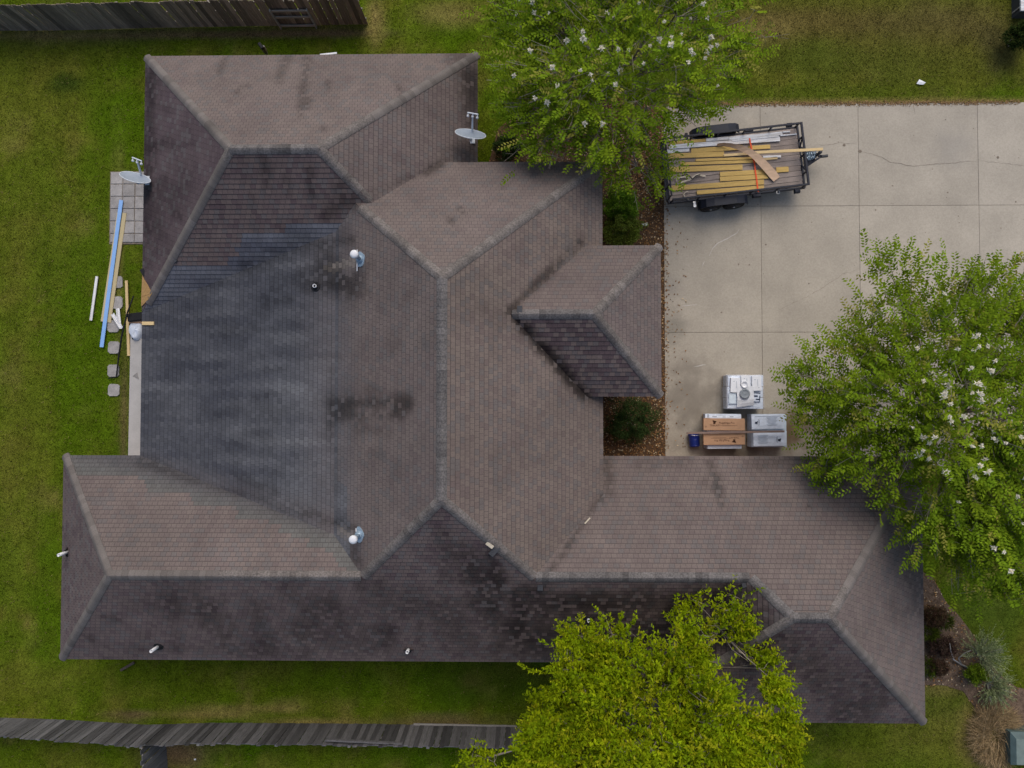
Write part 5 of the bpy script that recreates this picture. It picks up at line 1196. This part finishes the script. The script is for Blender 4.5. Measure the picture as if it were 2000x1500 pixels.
def shrub(name, label, c, rx, ry, rz, n, pal, l, wd, matl='leaf', group=None, zc=None, spiky=0.0, cat='shrub', stem=True):
    c = Vector(c); root = empty(name, (c.x, c.y, 0), label, cat, group); zc = rz*.75 if zc is None else zc
    d = unit(rng.normal(size=(n, 3))); d[:, 2] = np.where(d[:, 2] < -.3, -d[:, 2], d[:, 2])
    lump = np.array([.80+.60*noise.noise(Vector((float(q[0])*2.3+c.x, float(q[1])*2.3+c.y, float(q[2])*2.3))) for q in d])
    r = (.55+.45*rng.random(n)**.5)*lump*(1+.12*rng.normal(size=n)*spiky)
    P = np.array([c.x, c.y, zc])+d*r[:, None]*np.array([rx, ry, rz]); P[:, 2] = np.maximum(P[:, 2], .03)
    LD = unit(d*(.6+spiky)+.7*rng.normal(size=(n, 3))*(1-.6*min(spiky, 1))+np.array([0, 0, .25])); NN = unit(d+np.array([0, 0, .8])+.6*rng.normal(size=(n, 3)))
    pal = np.array(pal); t = rng.random((n, 1)); C_ = (pal[0]*(1-t)+pal[1]*t)*(.7+.6*rng.random((n, 1)))
    v, f, cc = leaf_geo(P, LD, NN, l*(.7+.6*rng.random(n)), wd*(.7+.6*rng.random(n)), C_)
    o = fast_mesh('foliage', v, f, cc, M[matl], root, (c.x, c.y, 0)); o['kind'] = 'stuff'
    if stem:
        mb = MB()
        for k in range(6):
            a = 2*PI*k/6; mb.tube([Vector((c.x+.04*math.cos(a), c.y+.04*math.sin(a), -.03)), Vector((c.x+rx*.2*math.cos(a), c.y+ry*.2*math.sin(a), zc*.4)), Vector((c.x+rx*.4*math.cos(a+.3), c.y+ry*.4*math.sin(a+.3), zc*.7))], [.02, .014, .006], 5)
        mb.build('stem', M['bark'], root)
    return root
G1 = ((.185, .320, .022), (.120, .235, .020)); G2 = ((.130, .190, .026), (.190, .235, .036)); GD = ((.035, .070, .020), (.065, .105, .028))
shrub('leafy_shrub', 'bright green rounded shrub beside the east wall, upper of the pair', g(1214, 398, .7), .66, .60, .66, 6500, G1, .055, .034)
shrub('leafy_shrub', 'olive green shrub beside the east wall, lower of the pair', g(1217, 448, .6), .72, .66, .60, 7000, G2, .055, .034)
shrub('dark_shrub', 'dark green conifer shrub in the court between porch and garage', g(1234, 822, .6), .92, .82, .62, 9000, GD, .06, .022)
shrub('dark_shrub', 'dark green shrub against the east wall below the satellite dish', g(992, 287, .5), .55, .50, .55, 4200, GD, .06, .026)
shrub('dark_shrub', 'dark shrub at the top right corner of the photo', g(1992, 72, .5), .55, .50, .6, 3500, ((.022, .040, .010), (.05, .075, .014)), .07, .035)
shrub('red_shrub', 'dark red low shrub against the garage east side, upper one', g(1825, 1203, .3), .42, .38, .32, 2600, ((.125, .060, .042), (.085, .070, .030)), .06, .03)
shrub('red_shrub', 'purple-red low shrub in the middle of the right bed', g(1840, 1262, .3), .48, .40, .32, 2800, ((.090, .048, .042), (.060, .045, .028)), .06, .03)
shrub('red_shrub', 'small reddish shrub at the lower end of the right bed', g(1835, 1305, .3), .36, .28, .28, 1500, ((.105, .054, .042), (.075, .058, .028)), .06, .03)
shrub('green_tuft', 'yellow-green tuft against the garage wall beside the red shrub', g(1818, 1238, .3), .30, .24, .28, 900, ((.10, .13, .014), (.07, .10, .014)), .10, .018, spiky=.8)
shrub('green_tuft', 'yellow-green tuft right of the upper red shrub', g(1848, 1215, .3), .26, .24, .25, 700, ((.085, .105, .014), (.06, .09, .014)), .09, .018, spiky=.8)
shrub('green_tuft', 'green tuft low against the garage wall by the lawn', g(1818, 1305, .25), .24, .30, .22, 700, ((.10, .14, .014), (.07, .11, .014)), .09, .018, spiky=.8)
shrub('bright_shrub', 'small bright lime green shrub beside the grey-green bush', g(1908, 1318, .4), .36, .36, .38, 2600, ((.13, .20, .010), (.09, .15, .010)), .05, .03)
def spray_bush(label, px, py, R, n, z, dirs):
    c = g(px, py, 0); root = empty('silvery_bush', c, label, 'bush'); Vv = []; pal = np.array(((.34, .38, .20), (.22, .28, .12)))
    P, D_, L_, C_ = [], [], [], []
    for k in range(n):
        a = random.uniform(*dirs); e = random.uniform(.15, 1.2); d = Vector((math.cos(a)*math.cos(e), math.sin(a)*math.cos(e), math.sin(e))); L = R*random.uniform(.55, 1.05); t = random.random(); col = pal[0]*(1-t)+pal[1]*t
        s = c+Vector((random.uniform(-.12, .12), random.uniform(-.12, .12), z*.4))
        for q in range(16):
            u_ = .3+.7*q/15; p = s+d*(L*u_)+Vector((0, 0, -.10*u_*u_)); P.append(p); D_.append(d*1.3+Vector((random.gauss(0, .5), random.gauss(0, .5), random.gauss(0, .5)))); L_.append(.075); C_.append(col*random.uniform(.75, 1.2))
    v, f, cc = leaf_geo(np.array(P), np.array(D_), unit(rng.normal(size=(len(P), 3))+np.array([0, 0, 1.2])), np.array(L_), np.full(len(P), .017), np.array(C_))
    o = fast_mesh('foliage', v, f, cc, M['needle'], root, tuple(c)); o['kind'] = 'stuff'
    mb = MB()
    for k in range(7):
        a = random.uniform(*dirs); mb.tube([c+Vector((0, 0, -.02)), c+Vector((.2*math.cos(a), .2*math.sin(a), .28)), c+Vector((R*.6*math.cos(a), R*.6*math.sin(a), .5))], [.022, .015, .006], 5)
    mb.build('stem', M['stone'], root)
spray_bush('silvery grey-green feathery bush beside the lawn, upper one', 1905, 1272, .95, 240, .5, (-PI*.5, PI*1.0))
spray_bush('silvery grey-green feathery bush, lower one near the dry grass', 1928, 1335, .72, 170, .4, (-PI*.9, PI*.6))
mb = MB(); b = g(1878, 1298, .05)
mb.tube([b+Vector((.2, -.1, 0)), b, g(1862, 1288, .35), g(1857, 1272, .45), g(1855, 1256, .5)], [.03, .028, .022, .016, .008], 6); mb.tube([b, g(1872, 1285, .30), g(1885, 1275, .40), g(1897, 1270, .45)], [.024, .018, .014, .008], 6)
thing_mesh('bare_branch', mb, M['stone'], 'bare pale forked branch in the right bed beside the silvery bush', 'branch', b, smooth=True)
c = g(1938, 1432, 0); root = empty('dry_grass_clump', c, 'dry tan ornamental grass clump beside the green cabinet', 'grass clump'); n = 4200
a = rng.random(n)*2*PI; e = rng.random(n)*.7+.05; rr = rng.random(n)**.5*.62; P = np.stack([c.x+rr*np.cos(a+.5), c.y+rr*np.sin(a+.5)*1.35, .04+.20*rng.random(n)], 1)
D_ = np.stack([np.cos(a)*np.cos(e), np.sin(a)*np.cos(e), np.sin(e)*.6], 1)+.6*rng.normal(size=(n, 3))*np.array([1, 1, .4]); t = rng.random((n, 1)); C_ = (np.array((.42, .30, .17))*(1-t)+np.array((.28, .21, .10))*t)*(.7+.6*rng.random((n, 1)))
v, f, cc = leaf_geo(P, D_, unit(rng.normal(size=(n, 3))+np.array([0, 0, 1])), .25+.3*rng.random(n), np.full(n, .012), C_); o = fast_mesh('dry_blades', v, f, cc, M['needle'], root, tuple(c)); o['kind'] = 'stuff'

# ================================================================== SMALL THINGS AROUND THE YARD
p = g(1954, 1478, 0); q = g(1952, 1416, 0); root = empty('transformer_cabinet', (p.x+.5, (p.y+q.y)/2, 0), 'green metal utility cabinet at the bottom right corner', 'cabinet')
x0, y0, y1, hh = p.x, p.y+.02, q.y, .72
mb = MB(); mb.slab([(x0, y0), (x0+1.0, y0), (x0+1.0, y1), (x0, y1)], -.02, .50); mb.build('cabinet_body', M['green_box_dark'], root)
mb = MB(); e = .05; A4 = [(x0-.02, y0-.02, .50), (x0+1.02, y0-.02, .50), (x0+1.02, y1+.02, .50), (x0-.02, y1+.02, .50)]; B4 = [(x0+.10, y0+.03, .60), (x0+.98, y0+.03, .66), (x0+.98, y1-.16, .66), (x0+.10, y1-.16, .60)]
mb.poly(B4); mb.m = 1
for k in range(4): mb.poly([A4[k], A4[(k+1) % 4], B4[(k+1) % 4], B4[k]])
mb.build('cabinet_lid', [M['green_box'], M['green_box_dark']], root)
mb = MB(); mb.bar((x0+.5, y0-.03, .40), (x0+.62, y0-.03, .40), .03, .05); mb.build('cabinet_latch', M['dark_grey'], root)
p = g(1974, 36, 0); root = empty('utility_box', (p.x+.5, p.y+.5, 0), 'dark utility box with a pale top at the top right corner', 'utility box')
mb = MB(); mb.slab([(p.x+.04, p.y), (p.x+1.1, p.y), (p.x+1.1, p.y+1.2), (p.x+.04, p.y+1.2)], -.02, .40); mb.build('box_body', M['dark_grey'], root)
mb = MB(); mb.slab([(p.x+.02, p.y+.01), (p.x+1.12, p.y+.01), (p.x+1.12, p.y+1.22), (p.x+.02, p.y+1.22)], .40, .45); mb.build('box_top', M['white_wood'], root)
mb = MB(); mb.bar((p.x+.03, p.y+.15, .05), (p.x+.03, p.y+.15, .38), .04, .04); mb.build('conduit', M['rail'], root)
def crumple(name, label, px, py, s, m, cat, z=.03):
    p = g(px, py, z); mb = MB(); n = 7
    for i in range(n):
        a0, a1_ = 2*PI*i/n, 2*PI*(i+1)/n; r0 = s*(1+.4*math.sin(3*i+px)); r1 = s*(1+.4*math.sin(3*((i+1) % n)+px))
        mb.poly([p+Vector((0, 0, .03)), p+Vector((r0*1.5*math.cos(a0), r0*math.sin(a0), .012*(i % 2))), p+Vector((r1*1.5*math.cos(a1_), r1*math.sin(a1_), .012*((i+1) % 2 if i+1 < n else 0)))])
    thing_mesh(name, mb, M[m], label, cat, p)
crumple('paper_scrap', 'white paper scrap lying on the upper right lawn', 1798, 161, .085, 'paper', 'litter')
o = plank('white_tag', 'white plastic tag on the leaf litter right of the shrubs', g(1253, 439.5, .05), g(1265, 437.5, .05), .09, .02, 'white_plastic', 'tag')
crumple('paper_scrap', 'small white scrap on the grass below the bottom fence', 381, 1483, .03, 'paper', 'litter')
# coiled hose half hidden under the right tree
p = g(1660, 877, .05); pts = []
for i in range(60):
    a = i/59*PI*6; pts.append(p+Vector(((.22+.02*math.sin(a*.7))*math.cos(a), (.20+.02*math.cos(a*.9))*math.sin(a), .012*i/10)))
mb = MB(); mb.tube(pts, .016, 6); thing_mesh('coiled_hose', mb, M['terracotta'], 'copper-brown coiled hose under the right tree', 'hose', p, smooth=True)

# ================================================================== LEAF LITTER AND GRASS
n = 8000; P = []; 
while len(P) < n:
    k = random.random()
    if k < .62: x, y = g(random.uniform(1175, 1305), random.uniform(180, 910))[:2]
    elif k < .86: x, y = g(random.uniform(945, 1300), random.uniform(130, 380))[:2]
    elif k < .97: x, y = g(random.uniform(1800, 1990), random.uniform(1120, 1400))[:2]
    else:
        x, y = g(random.uniform(1300, 1340), random.uniform(205, 880))[:2]
    if in_poly(x, y, BED_A) or in_poly(x, y, BED_B) or (k >= .97 and random.random() < .5): P.append((x, y, .018+.02*random.random() if k < .97 else .034))
P = np.array(P); D_ = unit(rng.normal(size=(n, 3))*np.array([1, 1, .25])); NN = unit(rng.normal(size=(n, 3))*.35+np.array([0, 0, 1])); t = rng.random((n, 1)); k3 = rng.random((n, 1))
C_ = np.where(k3 < .55, np.array((.24, .12, .045)), np.where(k3 < .82, np.array((.36, .22, .10)), np.array((.50, .40, .26))))*(.6+.7*t)
v, f, cc = leaf_geo(P, D_, NN, .05+.04*rng.random(n), .03+.02*rng.random(n), C_); tag(fast_mesh('leaf_litter', v, f, cc, M['litter']), 'brown fallen leaves scattered over the mulch beds', 'leaves', kind='stuff')
n = 3000; P = np.stack([rng.uniform(g(1290, 203).x, 16, n), DY[0]+rng.normal(size=n)*.035, np.full(n, .03)], 1)     # dry leaves along the driveway edge
v, f, cc = leaf_geo(P, unit(rng.normal(size=(n, 3))*np.array([1, 1, .2])), unit(rng.normal(size=(n, 3))*.3+np.array([0, 0, 1])), .03+.03*rng.random(n), .02+.015*rng.random(n), np.array((.24, .15, .07))*(.5+.9*rng.random((n, 1)))); tag(fast_mesh('edge_leaves', v, f, cc, M['litter']), 'dry leaf crumbs along the upper driveway edge', 'leaves', kind='stuff')
HB = [(-12.8, 7.9, -6.9, -2.0), (-10.6, -1.9, 3.0, 9.7), (-10.6, 1.7, -2.5, 6.2), (3.3, 10.8, -8.5, -2.0), (x0 if False else g(254, 760).x, -10.4, -3.0, g(260, 613).y), (px0-.02, px0+4*pw, py0-6*pw+.06, py0)]
n = 300000; X = rng.uniform(-19.5, 19.5, n); Y = rng.uniform(-14.5, 14.5, n); ok = np.ones(n, bool)
for (a0, a1_, b0, b1) in HB: ok &= ~((X > a0) & (X < a1_) & (Y > b0) & (Y < b1))
ok &= ~((X > DX[0]-.01) & (Y < DY[0]) & (Y > DY[3]))
def inpoly_np(X, Y, P):
    c = np.zeros(len(X), bool); j = len(P)-1
    for i in range(len(P)):
        with np.errstate(divide='ignore', invalid='ignore'):
            c ^= ((P[i][1] > Y) != (P[j][1] > Y)) & (X < (P[j][0]-P[i][0])*(Y-P[i][1])/(P[j][1]-P[i][1]+1e-12)+P[i][0])
        j = i
    return c
ok &= ~inpoly_np(X, Y, BED_A); ok &= ~inpoly_np(X, Y, BED_B); X, Y = X[ok], Y[ok]; n = len(X)
Ca = np.array(C).reshape(-1, 3)[:nx*ny] if False else None
LC = np.array(lawn.data.color_attributes['Col'].data[0].color[:3]) if False else None
gi = np.clip(((X-gx0)/gs).round().astype(int), 0, nx-1); gj = np.clip(((Y-gy0)/gs).round().astype(int), 0, ny-1)
buf = np.empty(len(lawn.data.vertices)*4, np.float32); lawn.data.color_attributes['Col'].data.foreach_get('color', buf); buf = buf.reshape(-1, 4)[:, :3]
C_ = buf[gj*nx+gi]*(.40+1.45*rng.random((n, 1))**1.4); straw = rng.random(n) < .06; C_[straw] = np.array((.22, .18, .07))*(.6+.6*rng.random((straw.sum(), 1)))
a = rng.random(n)*2*PI; ln = .05+.05*rng.random(n); wd = .012+.012*rng.random(n); lean = .5+.5*rng.random(n)
Bp = np.stack([X, Y, np.full(n, -.01)], 1); dirv = np.stack([np.cos(a)*lean, np.sin(a)*lean, .45+.3*rng.random(n)], 1); sd3 = np.stack([-np.sin(a), np.cos(a), np.zeros(n)], 1)
V3 = np.empty((n, 3, 3)); V3[:, 0] = Bp-sd3*wd[:, None]/2; V3[:, 1] = Bp+sd3*wd[:, None]/2; V3[:, 2] = Bp+dirv*ln[:, None]
tag(fast_mesh('grass_blades', V3.reshape(-1, 3), np.arange(n*3).reshape(n, 3), np.repeat(C_, 3, 0), M['blade']), 'short mown grass covering the lawns', 'grass', kind='stuff')
